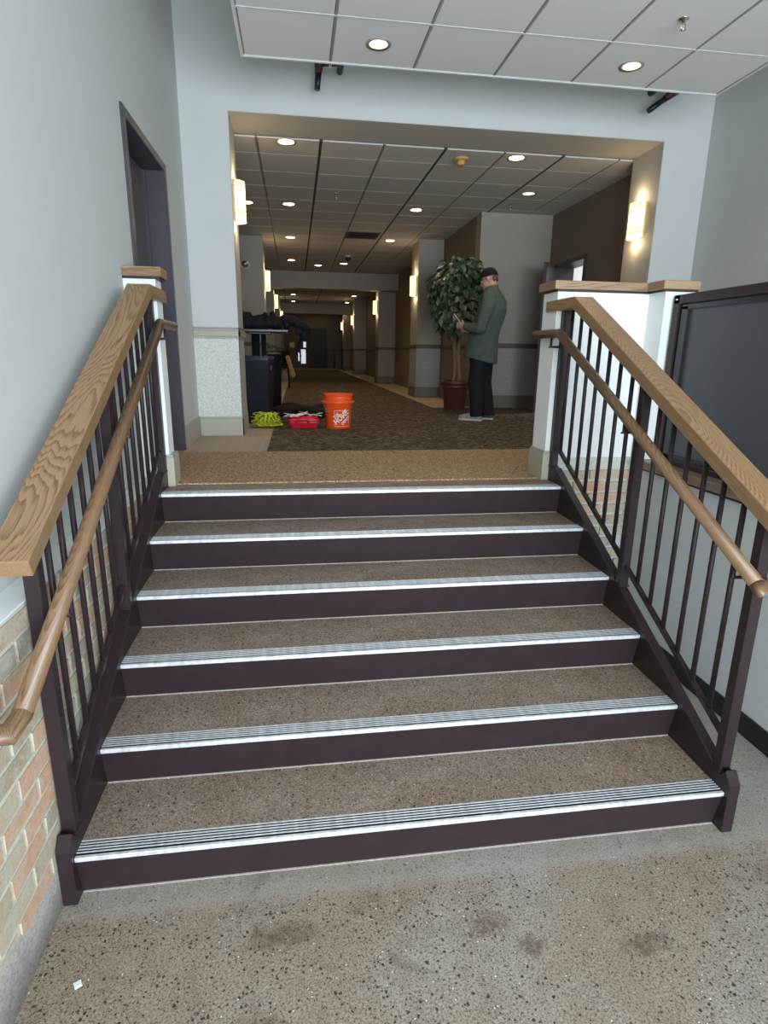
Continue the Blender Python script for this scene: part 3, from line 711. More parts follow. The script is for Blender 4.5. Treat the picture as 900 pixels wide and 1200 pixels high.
mm2 = Matrix.Rotation(PI/2, 4, 'X')
m = MB().lathe([(.0001, 0), (.085, 0), (.085, .02), (.0001, .02)], (0, 0, 0), 20); m.v = [mm2 @ q+Vector((-.06, 9.6, 3.28)) for q in m.v]; m.build('plate', M['lamp_off'], t)
m = MB().lathe([(.065, .02), (.055, .05), (.03, .07), (.0001, .075)], (0, 0, 0), 20); m.v = [mm2 @ q+Vector((-.06, 9.6, 3.28)) for q in m.v]; m.build('dome', M['chrome'], t)

# wall sconces: half-cylinder shades with thin metal bands
def sconce(x, y, z, nx, label, power=5, h=.33, r=.11, group='wall sconces'):
    """shade centre at the wall point; nx = +1/-1 side it projects to"""
    t = thing('wall_sconce', label, 'wall lamp', (x, y, z), group)
    a0 = -PI/2 if nx > 0 else PI/2
    m = MB(); n = 16; vs = []; fs = []
    def pt(a, rr, zz): return (x+nx*(.015+rr*.78*math.cos(a)), y+rr*math.sin(a), z+zz)
    for zz in (-h/2, h/2):
        for j in range(n+1): vs.append(pt(-PI/2+PI*j/n, r, zz))
    fs = [(j, j+1, n+2+j, n+1+j) for j in range(n)]; fs += [tuple(range(n, -1, -1)), tuple(range(n+1, 2*n+2))]; fs.append((0, n+1, 2*n+1, n))
    m.add(vs, fs, True).build('shade', M['shade'], t)
    for zz in (h/2-.012, h/2-.045, -h/2+.05, -h/2+.085):
        MB().tube([pt(-PI/2+PI*j/n, r+.003, zz) for j in range(n+1)], .0028, 6).build('band', M['steel'], t)
    MB().box((min(x, x+nx*.015), y-.09, z-h/2-.01), (max(x, x+nx*.015), y+.09, z+h/2+.01)).build('back_plate', M['lamp_ring'], t)
    for zz in (h/2+.05, -h/2-.05):
        l = bpy.data.lights.new('sconce_lamp', 'POINT'); l.energy = power*.27; l.color = (1, .80, .50); l.shadow_soft_size = .04
        o = bpy.data.objects.new('sconce_lamp', l); COL.objects.link(o); o.parent = t; o.location = (nx*.075, 0, zz)
sconce(XB, 4.40, 3.135, -1, 'lit half-round wall sconce on the right side of the wide opening', 6)
sconce(XA, 4.36, 3.12, 1, 'lit half-round wall sconce on the left side of the wide opening', 6)
sconce(2.97, 9.55, 3.0, -1, 'lit wall sconce on the first right pillar behind the potted tree', 7)
sconce(2.97, 14.9, 3.0, -1, 'lit wall sconce on the second right pillar at the first beam', 6)
sconce(2.97, 21.5, 3.0, -1, 'lit wall sconce on the third right pillar beyond the first beam', 6)
sconce(2.97, 26.6, 3.0, -1, 'lit wall sconce on the last right pillar before the end wall', 6)
sconce(.25, 9.9, 3.05, 1, 'lit wall sconce on the first left pillar above the black table', 7)
sconce(.25, 15.05, 3.1, 1, 'lit wall sconce on the second left pillar at the first beam', 6)
sconce(.25, 21.5, 3.1, 1, 'lit wall sconce on the third left pillar beyond the first beam', 6)

# ================================================================== BUCKET
bx, by = 1.205, 4.62
bk = thing('bucket', 'orange plastic pail with a diagonal white store logo standing on the dark carpet', 'bucket', (bx, by, L+.008))
M['orange'] = plain('orange_plastic', (240, 84, 30), .38, var=.03)
H = .36; z0 = L+.008
MB().lathe([(.0001, 0), (.125, 0), (.13, .008), (.146, .255), (.152, .262), (.158, .266), (.158, .285), (.150, .288), (.150, .30), (.154, .302), (.154, .312), (.149, .314), (.150, .345), (.157, .349), (.157, .36), (.146, .36), (.140, .30), (.124, .012), (.0001, .012)], (bx, by, z0), 40).build('body', M['orange'], bk)
vd = math.atan2(CAM.y-by, CAM.x-bx); ha = vd+PI/2
pts = []
for k in range(15):
    a = PI*k/14; s_ = math.cos(a)*.160
    f_ = math.sin(a)*.03+.01
    pts.append((bx+math.cos(ha)*s_+math.cos(vd)*(.02+.145*math.sin(a)), by+math.sin(ha)*s_+math.sin(vd)*(.02+.145*math.sin(a)), z0+.275-.125*math.sin(a)))
MB().tube(pts, .0028, 6).build('wire_handle', M['chrome'], bk)
for s_ in (-1, 1):
    MB().ball((bx+math.cos(ha)*.158*s_, by+math.sin(ha)*.158*s_, z0+.276), (.014, .014, .014)).build('handle_lug', M['orange'], bk)
M['print'] = plain('white_print', (245, 225, 215), .5)
def wrap(u, v, r_extra=.0012):
    """print coordinates (u right, v up from bottom) onto the pail's side"""
    zz = .03+v; rr = .13+(.146-.13)*(zz-.008)/.247+r_extra; a = vd+math.radians(17)+u/.138
    return (bx+rr*math.cos(a), by+rr*math.sin(a), z0+zz)
def textmesh(txt, size, shear=0):
    cu = bpy.data.curves.new('t', 'FONT'); cu.body = txt; cu.size = size; cu.align_x = 'CENTER'; cu.align_y = 'CENTER'; cu.offset = size*.035; cu.resolution_u = 2
    o = bpy.data.objects.new('t', cu); COL.objects.link(o); bpy.context.view_layer.update()
    me = bpy.data.meshes.new_from_object(o.evaluated_get(bpy.context.evaluated_depsgraph_get())); bpy.data.objects.remove(o)
    bm = bmesh.new(); bm.from_mesh(me)
    for _ in range(2):
        es = [e for e in bm.edges if e.calc_length() > .012]
        if es: bmesh.ops.subdivide_edges(bm, edges=es, cuts=1)
    bmesh.ops.triangulate(bm, faces=bm.faces)
    r_ = ([v.co.copy() for v in bm.verts], [tuple(v.index for v in f.verts) for f in bm.faces]); bm.free(); return r_
S = .165; m = MB()
def ribbon(p, q, w_=.0035):
    n = 12; vs = []; d = Vector((q[0]-p[0], q[1]-p[1])); nn = Vector((-d.y, d.x)).normalized()*w_/2
    for k in range(n+1):
        c_ = Vector(p)+d*k/n; vs += [wrap(c_.x+nn.x, c_.y+nn.y), wrap(c_.x-nn.x, c_.y-nn.y)]
    m.add(vs, [(2*k, 2*k+1, 2*k+3, 2*k+2) for k in range(n)])
for p, q in (((-S/2, 0), (S/2, 0)), ((S/2, 0), (S/2, S)), ((S/2, S), (-S/2, S)), ((-S/2, S), (-S/2, 0))): ribbon(p, q)
for txt, size, off in (('THE', .036, .062), ('HOME', .066, .016), ('DEPOT', .034, -.044)):
    vs, fs = textmesh(txt, size); a = math.radians(42); ca, sa = math.cos(a), math.sin(a)
    cx_ = -.028 if txt == 'THE' else (.0 if txt == 'HOME' else .016)
    out = []
    for q in vs:
        u, v_ = q.x*(.98 if txt != 'DEPOT' else 1.1)+cx_, q.y*1.25+off
        out.append(wrap(u*ca-v_*sa, S/2+u*sa+v_*ca))
    m.add(out, fs)
m.build('logo_print', M['print'], bk)

# ================================================================== RED CASE with white rags, STRAP HEAP, DARK BAG
rc = thing('tool_case', 'small red plastic carry case with white papers on top, beside the orange pail', 'case', (.84, 4.66, L+.008))
M['red'] = plain('red_plastic', (205, 34, 52), .35); zf = L+.008
def rrect(hx_, hy, r_, n=4):
    out = []
    for cx_, cy_, a0 in ((hx_-r_, hy-r_, 0), (-hx_+r_, hy-r_, PI/2), (-hx_+r_, -hy+r_, PI), (hx_-r_, -hy+r_, 1.5*PI)):
        for k in range(n+1): a = a0+PI/2*k/n; out.append((cx_+r_*math.cos(a), cy_+r_*math.sin(a)))
    return out
def shell(levels, c):
    vs = []; fs = []; n = None
    for hx_, hy, r_, z_ in levels:
        rr = rrect(hx_, hy, r_); n = len(rr); vs += [(c[0]+a, c[1]+b, c[2]+z_) for a, b in rr]
    for i in range(len(levels)-1):
        for j in range(n): fs.append((i*n+j, i*n+(j+1) % n, (i+1)*n+(j+1) % n, (i+1)*n+j))
    fs += [tuple(reversed(range(n))), tuple((len(levels)-1)*n+j for j in range(n))]
    return MB().add(vs, fs, True)
shell([(.135, .09, .03, 0), (.14, .095, .03, .01), (.16, .11, .035, .055), (.165, .115, .035, .065), (.165, .115, .035, .075)], (.84, 4.66, zf)).build('tray', M['red'], rc)
shell([(.165, .115, .035, .078), (.16, .11, .035, .10), (.13, .085, .03, .125), (.12, .07, .03, .13)], (.84, 4.66, zf)).build('lid', M['red'], rc)
MB().tube([(.765, 4.553, zf+.07), (.765, 4.525, zf+.075), (.77, 4.52, zf+.10), (.88, 4.52, zf+.10), (.885, 4.525, zf+.075), (.885, 4.553, zf+.07)], .011, 10).build('handle', M['red'], rc)
M['paper'] = plain('white_paper', (225, 222, 214), .8)
pg = plain('printed_paper', (170, 120, 112), .8)
for k, (x, y, rz, sx_, sy_) in enumerate(((.73, 4.62, .3, .07, .05), (.80, 4.66, -.2, .06, .06), (.90, 4.64, .15, .06, .05), (.965, 4.63, -.35, .045, .06), (.86, 4.70, .6, .05, .04), (.70, 4.585, .9, .035, .05), (.985, 4.59, .2, .03, .05), (.78, 4.58, .1, .04, .035))):
    mt = Matrix.Translation((x, y, zf+.134+.004*(k % 5))) @ Euler((.12*math.sin(k*2), .25*math.cos(k*3), rz)).to_matrix().to_4x4()
    nn_ = 6; vs = []; fs = []
    for i in range(nn_+1):
        for j in range(nn_+1): vs.append(mt @ Vector((1.25*(-sx_+2*sx_*i/nn_), 1.25*(-sy_+2*sy_*j/nn_), .012*noise.noise(Vector((i*.6, j*.6, k*3))))))
    for i in range(nn_):
        for j in range(nn_): a = i*(nn_+1)+j; fs.append((a, a+1, a+nn_+2, a+nn_+1))
    o = MB().add(vs, fs).build('paper', M['paper'] if k != 4 else pg, rc); md = o.modifiers.new('s', 'SOLIDIFY'); md.thickness = .003
M['yellow'] = plain('yellow_webbing', (196, 200, 52), .55, var=.12, scale=60)
hp = thing('strap_heap', 'tangled heap of bright yellow-green webbing straps on the floor by the left jamb', 'straps', (.45, 4.68, zf))
rs = random.Random(3)
for k in range(17):
    fa, fb, pa, pb_ = rs.choice((1, 2, 3)), rs.choice((1, 2, 3)), rs.uniform(0, 6.3), rs.uniform(0, 6.3)
    ax_, ay_, ox_, oy_ = rs.uniform(.09, .17), rs.uniform(.04, .09), rs.uniform(-.05, .03), rs.uniform(-.03, .03); N_ = 34
    pts = []
    for j in range(N_):
        u_ = j/(N_-1)*2*PI*.8
        pts.append((.44+ox_+ax_*math.cos(fa*u_+pa)*(.7+.3*math.sin(u_)), 4.74+oy_+ay_*math.sin(fb*u_+pb_), L+.020+.0028*k+(.016+.0022*k)*(1+math.sin(2*u_+pa*2))))
    vs = []; fs = []; w_ = .010
    for j, p in enumerate(pts):
        p = Vector(p); q = Vector(pts[min(j+1, N_-1)])-Vector(pts[max(j-1, 0)]); nrm = Vector((.35*math.sin(j*.25+k), .35*math.cos(j*.2+2*k), 1)).normalized()
        sd = q.cross(nrm).normalized()*w_; vs += [p+sd, p-sd]
    fs = [(2*j, 2*j+1, 2*j+3, 2*j+2) for j in range(N_-1)]
    o = MB().add(vs, fs, True).build('strap', M['yellow'], hp); md = o.modifiers.new('s', 'SOLIDIFY'); md.thickness = .003
for xx, a in ((.43, .5), (.47, -.5)):
    MB().tube([(xx, 4.66, L+.05), (xx+.02*math.cos(a), 4.65, L+.15), (xx+.07*math.cos(a), 4.64, L+.155), (xx+.12*math.cos(a), 4.62, L+.07)], .012, 8, flat=.35).build('strap', M['yellow'], hp)
db = MB()
for k in range(10):
    a = k/9; db.ball((.62+.62*a, 6.0+.25*math.sin(k), L+.06+.015*math.sin(k*1.9)), (.17, .30, .075-.015*a))
db = db.build('floor_bag', M['cloth_black'], None, remesh=.02, sm=4); db['label'] = 'dark soft bag lying on the carpet behind the red case'; db['category'] = 'bag'

# ================================================================== BLACK TABLE, COATS, BINS
TX0, TY0 = .36, 5.95
tt = thing('bar_table', 'tall black pedestal table piled with black coats beside the left jamb', 'table', (TX0, TY0, L))
TZ = 2.06
MB().box((TX0-.33, TY0-.30, TZ-.028), (TX0+.33, TY0+.30, TZ)).build('tabletop', plain('dark_laminate', (70, 72, 80), .3), tt, .006)
MB().tube([(TX0-.07, TY0, L+.02), (TX0-.07, TY0, TZ-.03)], .05, 18).build('column', M['black'], tt)
MB().tube([(TX0+.03, TY0-.02, L+.02), (TX0+.03, TY0-.02, TZ-.03)], .03, 18).build('column', M['black'], tt)
MB().box((TX0-.15, TY0-.1, TZ-.05), (TX0+.12, TY0+.1, TZ-.028)).build('top_bracket', M['black'], tt, .005)
MB().lathe([(.0001, .03), (.1, .03), (.24, .012), (.25, 0), (.0001, 0)], (TX0, TY0, L), 28).build('base', M['black'], tt)
m = MB(); rs = random.Random(11)
for k in range(13):
    a = k/12; m.ball((TX0-.26+.62*a, TY0+rs.uniform(-.12, .10), TZ+.06+.02*rs.random()), (.09, .14, .055+.045*rs.random()), None)
m.ball((TX0-.24, TY0, TZ+.15), (.055, .1, .11)); m.ball((TX0+.05, TY0, TZ+.12), (.07, .1, .075)); m.ball((TX0-.05, TY0-.05, TZ+.10), (.06, .1, .07))
for k in range(24):
    m.ball((TX0-.28+.56*rs.random(), TY0-.13+rs.uniform(-.03, .1), TZ+.04+.16*rs.random()), (rs.uniform(.02, .06), .05, rs.uniform(.015, .045)))
for v_ in m.v: v_.z = max(v_.z, TZ+.002); v_.x = min(v_.x, TX0+.26)
co = m.build('coat_pile', M['cloth_black'], None, remesh=.014, sm=3); tag(co, 'heap of black coats and bags lying on the tall black table', 'coats')
m = MB()   # garment hanging over the right edge
m.loft([(TX0+.37, TY0, TZ+.14, .07, .14), (TX0+.40, TY0, TZ+.08, .09, .15)], 16)
for k in range(9):
    a = k/8; m.ball((TX0+.30+.24*a, TY0-.02+.03*math.sin(k), TZ+.13-.02*a-.10*a*a), (.075, .12, .06))
for k in range(8):
    a = k/7; m.ball((TX0+.50+.02*math.sin(k), TY0-.02, TZ+.03-.36*a), (.058-.012*a, .10, .05))
for k in range(22):
    a = rs.random(); m.ball((TX0+.44+.12*rs.random(), TY0-.06+rs.uniform(-.08, .06), TZ+.08-.40*a), (rs.uniform(.015, .045), .04, rs.uniform(.03, .07)))
m.ball((TX0+.31, TY0, TZ+.058), (.045, .11, .054)); m.ball((TX0+.30, TY0-.03, TZ+.10), (.04, .09, .05))
hg = m.build('hanging_jacket', M['cloth_black'], None, remesh=.014, sm=3); tag(hg, 'black jacket with white reflective patch hanging over the right edge of the tall table', 'jacket')
MB().box((TX0+.475, TY0-.15, TZ-.39), (TX0+.535, TY0-.135, TZ-.22)).box((TX0+.505, TY0-.15, TZ-.20), (TX0+.54, TY0-.135, TZ-.13)).box((TX0+.44, TY0-.15, TZ-.36), (TX0+.46, TY0-.135, TZ-.25)).build('reflective_patch', plain('reflective_white', (225, 230, 235), .35), hg, .004)
def bin_(x, y, rz, label, hx_=.125, hy=.22, h=.74, mats=None):
    t = thing('waste_bin', label, 'bin', (x, y, L), 'slim bins', rz)
    def sh(lv): return shell(lv, (0, 0, 0))
    sh([(hx_*.78, hy*.84, .02, 0), (hx_*.96, hy*.97, .02, h-.06), (hx_, hy, .02, h-.055), (hx_, hy, .02, h), (hx_-.01, hy-.01, .018, h), (hx_-.015, hy-.015, .018, h-.1)]).build('body', mats or M['navy'], t, local=True)
    MB().box((hx_*.9, -.05, h-.16), (hx_+.006, .05, h-.10)).build('side_grip', M['black'], t, .003, local=True)
bin_(.36, 5.27, -.12, 'slim dark rectangular bin under the front edge of the black table', .145, .19)
bin_(.10, 5.45, .0, 'black slim bin half hidden behind the left jamb', .10, .2, .745, M['black'])
bin_(.45, 7.3, .1, 'narrow black bin standing behind the tall table', .11, .18, .80, M['black'])
# folding chair with tan coat deep at the left
t = thing('chair', 'dark chair with a tan cloth over it by the left wall far down the hall', 'chair', (.42, 12.2, L), None)
for dx in (-.2, .2):
    for dy in (-.2, .2): MB().tube([(.42+dx, 12.2+dy, L), (.42+dx*.9, 12.2+dy*.9, L+.45)], .015, 6).build('leg', M['cloth_black'], t)
B('seat', (.20, 11.98, L+.44), (.64, 12.42, L+.49), M['cloth_black'], t, .01)
B('backrest', (.20, 12.38, L+.49), (.64, 12.42, L+.82), M['cloth_black'], t, .01)
m = MB()
for k in range(5): m.ball((.60+.028*k, 11.97, L+.66-.09*k), (.06, .05, .07))
m.build('cloth', plain('tan_cloth', (176, 140, 100), .8), t, remesh=.02, sm=2)
# ================================================================== POTTED FICUS
PX, PY = 3.07, 6.85
ft = thing('potted_tree', 'leafy ficus tree in a brown ribbed pot standing behind the man', 'tree', (PX, PY, L))
M['pot'] = plain('brown_glazed_pot', (92, 50, 42), .35, var=.1)
MB().lathe([(.0001, 0), (.145, 0), (.15, .01), (.185, .30), (.19, .31), (.205, .315), (.207, .345), (.20, .35), (.202, .355), (.213, .36), (.215, .41), (.205, .415), (.19, .40), (.185, .36), (.0001, .36)], (PX, PY, L+.001), 36).build('pot', M['pot'], ft)
MB().lathe([(.0001, .372), (.186, .366)], (PX, PY, L), 24).build('soil', plain('soil', (58, 44, 34), .95, var=.4, scale=60), ft)
bark = plain('light_bark', (128, 104, 76), .8, var=.25, scale=30)
for k, (ox, oy, a) in enumerate(((-.03, 0, .0), (.035, -.02, 1.6), (0, .04, 3.4))):
    MB().tube([(PX+ox+.018*math.sin(a+j*1.1), PY+oy+.018*math.cos(a+j*1.1), L+.35+j*.16) for j in range(9)], [.036-.0022*j for j in range(9)], 10).build('stem', bark, ft)
lm1 = []
for k, colr in enumerate(((56, 72, 52), (80, 96, 70), (116, 130, 100))): lm1.append(plain('leaf_green_%s' % ('dark', 'mid', 'pale')[k], colr, .45, var=.2, scale=20))
def leafm(mat):
    Ls, Wd = .100, .031; vs = []; fs = []
    for i in range(6):
        a = i/5; wv_ = Wd*math.sin(PI*(a**.8))*(1 if i not in (0, 5) else 0); bend = -.022*a*a
        vs += [(-wv_, Ls*a, bend+wv_*.35), (0, Ls*a, bend), (wv_, Ls*a, bend+wv_*.35)]
    for i in range(5):
        b_ = i*3; fs += [(b_, b_+1, b_+4, b_+3), (b_+1, b_+2, b_+5, b_+4)]
    return vs, fs
CC = Vector((PX+.0, PY-.02, 2.62)); rs = random.Random(5)
def leafpos():
    while True:
        d = Vector((rs.gauss(0, 1), rs.gauss(0, 1), rs.gauss(0, 1))).normalized(); rr = rs.uniform(.55, 1.0)**.6
        lump = 1+.22*noise.noise(d*2.2+Vector((4, 1, 0)))
        p = Vector((d.x*.43, d.y*.38, d.z*.50))*rr*lump
        if p.z < 0: p.z *= 1.12; p.x = p.x*(1-.2*abs(p.z)/.5)-.05*abs(p.z)/.5
        q = CC+p
        if q.x > 3.33 and q.y > 6.98: continue
        if q.x > 3.36: q.y = min(q.y, 6.95)
        out = Vector((d.x, d.y, -.75+.5*d.z+rs.uniform(-.5, .4)))
        out = (out+Vector((rs.uniform(-.5, .5), rs.uniform(-.5, .5), 0))).normalized()
        zax = Vector((d.x*1.0+rs.uniform(-.5, .5), d.y*1.0+rs.uniform(-.5, .5), .7)); xax = out.cross(zax).normalized(); zax = xax.cross(out)
        return q, Matrix((xax, out, zax)).transposed()
leaf_me = []
for k in range(3):
    vs, fs = leafm(None); o = MB().add(vs, fs, True).build('leaf', lm1[k], ft, keep=True); leaf_me.append(o)
cand = sorted([leafpos() for _ in range(1250)], key=lambda q: (q[0]-CAM).length)
cnt = 0
st_m = [MB(), MB(), MB()]
lv, lf_ = leafm(None); src_used = [False]*3
for idx, (q, rot) in enumerate(cand):
    k = rs.choices((0, 1, 2), (.34, .40, .26))[0]; s_ = rs.uniform(.8, 1.2)
    if idx < 297:
        o = leaf_me[k]
        if src_used[k]: o = o.copy(); COL.objects.link(o)
        src_used[k] = True
        o.location = q-wloc(ft); o.rotation_euler = rot.to_euler(); o.scale = (s_, s_, s_)
    else:
        st_m[k].add([q+rot @ (Vector(v)*s_) for v in lv], lf_, True)
fol = MB(); allm = []
vs = []; me = bpy.data.meshes.new('foliage'); V_ = []; F_ = []; MI = []
for k in range(3):
    b_ = len(V_); V_ += [tuple(v-wloc(ft)) for v in st_m[k].v]; F_ += [tuple(i+b_ for i in f) for f in st_m[k].f]; MI += [k]*len(st_m[k].f)
me.from_pydata(V_, [], F_)
for k in range(3): me.materials.append(lm1[k])
me.polygons.foreach_set('material_index', MI); me.polygons.foreach_set('use_smooth', [True]*len(F_))
fo = bpy.data.objects.new('foliage', me); COL.objects.link(fo); fo.parent = ft; fo['kind'] = 'stuff'
m = MB()
for k in range(26):
    d = Vector((rs.gauss(0, 1), rs.gauss(0, 1), rs.gauss(0, .9))).normalized(); e_ = CC+Vector((d.x*.33, d.y*.27, d.z*.38)); s0 = Vector((PX, PY, 2.0+rs.random()*.5))
    m.tube([s0, (s0+e_)/2+Vector((0, 0, .04)), e_], [.008, .005, .003], 5)
tw = m.build('twigs', bark, ft); tw['kind'] = 'stuff'

# ================================================================== MAN
MX, MY = 2.965, 5.38
man = thing('person', 'man in dark cap, long green shirt and black trousers looking down at a phone', 'person', (MX, MY, L+.008), None, math.radians(-33))
man.scale = (1, 1, 1)
skin = plain('skin', (188, 140, 118), .55, var=.05)
shirtm = plain('green_shirt', (80, 90, 82), .85, 0, .2, var=.12, scale=14, bump=.3, bscale=40)
pantm = plain('black_trousers', (30, 31, 37), .8, 0, .2, var=.15, scale=12, bump=.3, bscale=30)
def ell(m, c, r, rx=0, ry=0, rz=0): m.ball(c, r, Euler((rx, ry, rz)).to_matrix().to_4x4())
HX, HZ = .055, 1.625                                  # head centre; head bowed
ht = Matrix.Translation((HX, 0, HZ)) @ Matrix.Rotation(math.radians(-24), 4, 'Y')
def hp_(x, y, z): return ht @ Vector((x, y, z))
def hell(m, c, r):
    mm_ = ht @ Matrix.Translation(c)
    b_ = MB(); b_.ball((0, 0, 0), r); m.add([mm_ @ v for v in b_.v], b_.f, True)
b = MB()
hell(b, (.012, 0, .03), (.098, .076, .088)); hell(b, (-.03, 0, -.035), (.062, .060, .075)); hell(b, (-.055, 0, -.085), (.034, .036, .026))
hell(b, (-.088, 0, -.012), (.02, .012, .026)); hell(b, (-.10, 0, -.028), (.014, .014, .011)); hell(b, (-.078, 0, .022), (.016, .048, .012))
hell(b, (-.084, 0, -.058), (.010, .024, .006)); hell(b, (-.083, 0, -.067), (.011, .021, .006))
for s_ in (-1, 1): hell(b, (.012, s_*.078, -.008), (.020, .010, .032)); hell(b, (-.07, s_*.032, .0), (.013, .015, .010))
b.tube([hp_(.03, 0, -.03), (.095, 0, 1.50), (.115, 0, 1.42)], [.058, .058, .075], 14)          # neck
b.loft([(.02, 0, .88, .11, .15), (.01, 0, 1.0, .115, .145), (.05, 0, 1.12, .12, .15), (.09, 0, 1.28, .12, .17), (.11, 0, 1.40, .10, .18), (.11, 0, 1.46, .05, .10)], 20)
for s_, dx in ((-1, 0), (1, .07)):
    b.tube([(.02+dx*.3, s_*.085, .92), (.0+dx*.6, s_*.10, .50), (.03+dx, s_*.105, .085)], [.088, .058, .042], 14)
    b.tube([(.04+dx, s_*.105, .06), (-.11+dx, s_*.115, .035)], [.04, .032], 10)
EL = {-1: (Vector((.125, -.205, 1.40)), Vector((.055, -.255, 1.07)), Vector((-.165, -.150, 1.10))), 1: (Vector((.125, .205, 1.40)), Vector((.045, .255, 1.07)), Vector((-.16, .07, 1.07)))}
for s_ in (-1, 1):
    A, E_, Wr = EL[s_]
    b.tube([A, E_], [.055, .043], 12); b.tube([E_, Wr], [.044, .026], 12); b.ball(E_, .043); b.ball(A, .06)
    d = (Wr-E_).normalized(); pc = Wr+d*.045
    mm_ = Matrix.Translation(pc) @ d.to_track_quat('X', 'Z').to_matrix().to_4x4()
    pb = MB(); pb.ball((0, 0, 0), (.05, .016, .040)); b.add([mm_ @ v for v in pb.v], pb.f, True)
    for k in range(4):
        zz = .030-.0195*k; ln_ = (.036, .04, .038, .03)[k]
        p0 = mm_ @ Vector((.036, 0, zz)); p1 = mm_ @ Vector((.036+ln_*.8, s_*-.004, zz)); p2 = mm_ @ Vector((.036+ln_*1.05, s_*.018, zz*.95)); p3 = mm_ @ Vector((.036+ln_*.8, s_*.036, zz*.9))
        b.tube([p0, p1, p2, p3], [.0092, .0088, .008, .007], 8)
    b.tube([mm_ @ Vector((-.02, s_*.008, .03)), mm_ @ Vector((.012, s_*.02, .055)), mm_ @ Vector((.04, s_*.026, .062))], [.012, .0105, .009], 8)
body = b.build('body', skin, man, local=True, remesh=.0065, sm=2)
# shirt
b = MB()
b.loft([(.005, 0, .735, .205, .205), (.012, 0, .80, .20, .205), (.02, 0, .92, .185, .20), (.04, 0, 1.04, .175, .20), (.085, 0, 1.16, .172, .205), (.115, 0, 1.28, .165, .215), (.125, 0, 1.38, .145, .215), (.12, 0, 1.44, .12, .19), (.112, 0, 1.485, .09, .13), (.105, 0, 1.515, .074, .085)], 28)
for s_ in (-1, 1):
    A, E_, Wr = EL[s_]; d = (Wr-E_).normalized()
    b.tube([A+Vector((-.005, -s_*.03, .02)), A+Vector((0, 0, -.06)), (A+E_)/2+Vector((.01, 0, 0)), E_+Vector((.012, 0, .02))], [.085, .085, .075, .066], 16)
    b.ball(E_+Vector((.008, 0, -.002)), .068)
    b.tube([E_, (E_+Wr)/2+Vector((0, 0, -.008)), Wr-d*.015], [.066, .058, .044], 16); b.ball(A+Vector((0, -s_*.01, .005)), .085)
# shallow folds
for v in b.v:
    n_ = noise.noise(Vector((v.x*9, v.y*9, v.z*6)))*.010+noise.noise(Vector((v.x*22, v.y*22, v.z*16)))*.004
    v.x += n_; v.y += n_*.6
for v in b.v:                                         # shirt tail drops at the back
    if v.z < .86: v.z -= .30*max(0, v.x+.02)*(.86-v.z)/.125
shirt = b.build('shirt', shirtm, man, local=True, remesh=.010, sm=2)
cb = MB(); vs = []; fs = []
for i, (rx_, ry_, dz_, dx_) in enumerate(((.082, .092, -.025, 0), (.072, .078, .02, -.008), (.070, .074, .030, -.010))):
    for j in range(24):
        a = 2*PI*j/24; vs.append((.103+dx_+rx_*math.cos(a), ry_*math.sin(a), 1.515+dz_+.022*math.cos(a)))
for i in range(2):
    for j in range(24): fs.append((i*24+j, i*24+(j+1) % 24, (i+1)*24+(j+1) % 24, (i+1)*24+j))
o = cb.add(vs, fs, True).build('collar', shirtm, man, local=True); md = o.modifiers.new('s', 'SOLIDIFY'); md.thickness = .008
# trousers
b = MB()
b.loft([(.02, 0, .66, .13, .17), (.02, 0, .80, .145, .185), (.02, 0, .93, .145, .18), (.02, 0, 1.0, .13, .165)], 24)
for s_, dx in ((-1, 0), (1, .08)):
    b.tube([(.015+dx*.2, s_*.085, .85), (.01+dx*.4, s_*.095, .68), (-.01+dx*.7, s_*.10, .45), (.015+dx*.9, s_*.105, .22), (.025+dx, s_*.105, .05)], [.100, .100, .090, .083, .082], 20)
for v in b.v:
    n_ = noise.noise(Vector((v.x*10, v.y*10, v.z*9)))*.012; v.x += n_; v.y += n_*.5
b.build('trousers', pantm, man, local=True, remesh=.011, sm=2)
# shoes
shm = plain('grey_shoe', (150, 148, 144), .6, var=.25, scale=40); som = plain('shoe_sole', (205, 204, 198), .6)
for s_, dx in ((-1, 0), (1, .08)):
    yy = s_*.112
    vs = []; fs = []
    prof = [(.095+dx, .030, .06), (.06+dx, .040, .10), (0+dx, .042, .10), (-.06+dx, .046, .078), (-.12+dx, .050, .058), (-.165+dx, .042, .048), (-.19+dx, .022, .035)]
    n = 12
    for (x_, wy, hz) in prof:
        for j in range(n):
            a = PI*j/(n-1); vs.append((x_, yy+wy*math.cos(a)-(.015 if x_ < -.1 else 0)*0, .022+hz*.9*math.sin(a)))
    for i in range(len(prof)-1):
        for j in range(n-1): fs.append((i*n+j, i*n+j+1, (i+1)*n+j+1, (i+1)*n+j))
        fs.append((i*n+n-1, i*n, (i+1)*n, (i+1)*n+n-1))
    fs += [tuple(range(n)), tuple((len(prof)-1)*n+j for j in reversed(range(n)))]
    sh_ = MB().add(vs, fs, True).build('shoe', shm if s_ < 0 else plain('dark_shoe', (70, 66, 66), .6), man, local=True)
    pl_ = [(p[0]*1.02, yy+p[1]*1.05) for p in prof]+[(p[0]*1.02, yy-p[1]*1.05) for p in reversed(prof)]
    so = MB().prism(pl_, 2, .0, .024).build('sole', som, man, .004, local=True)
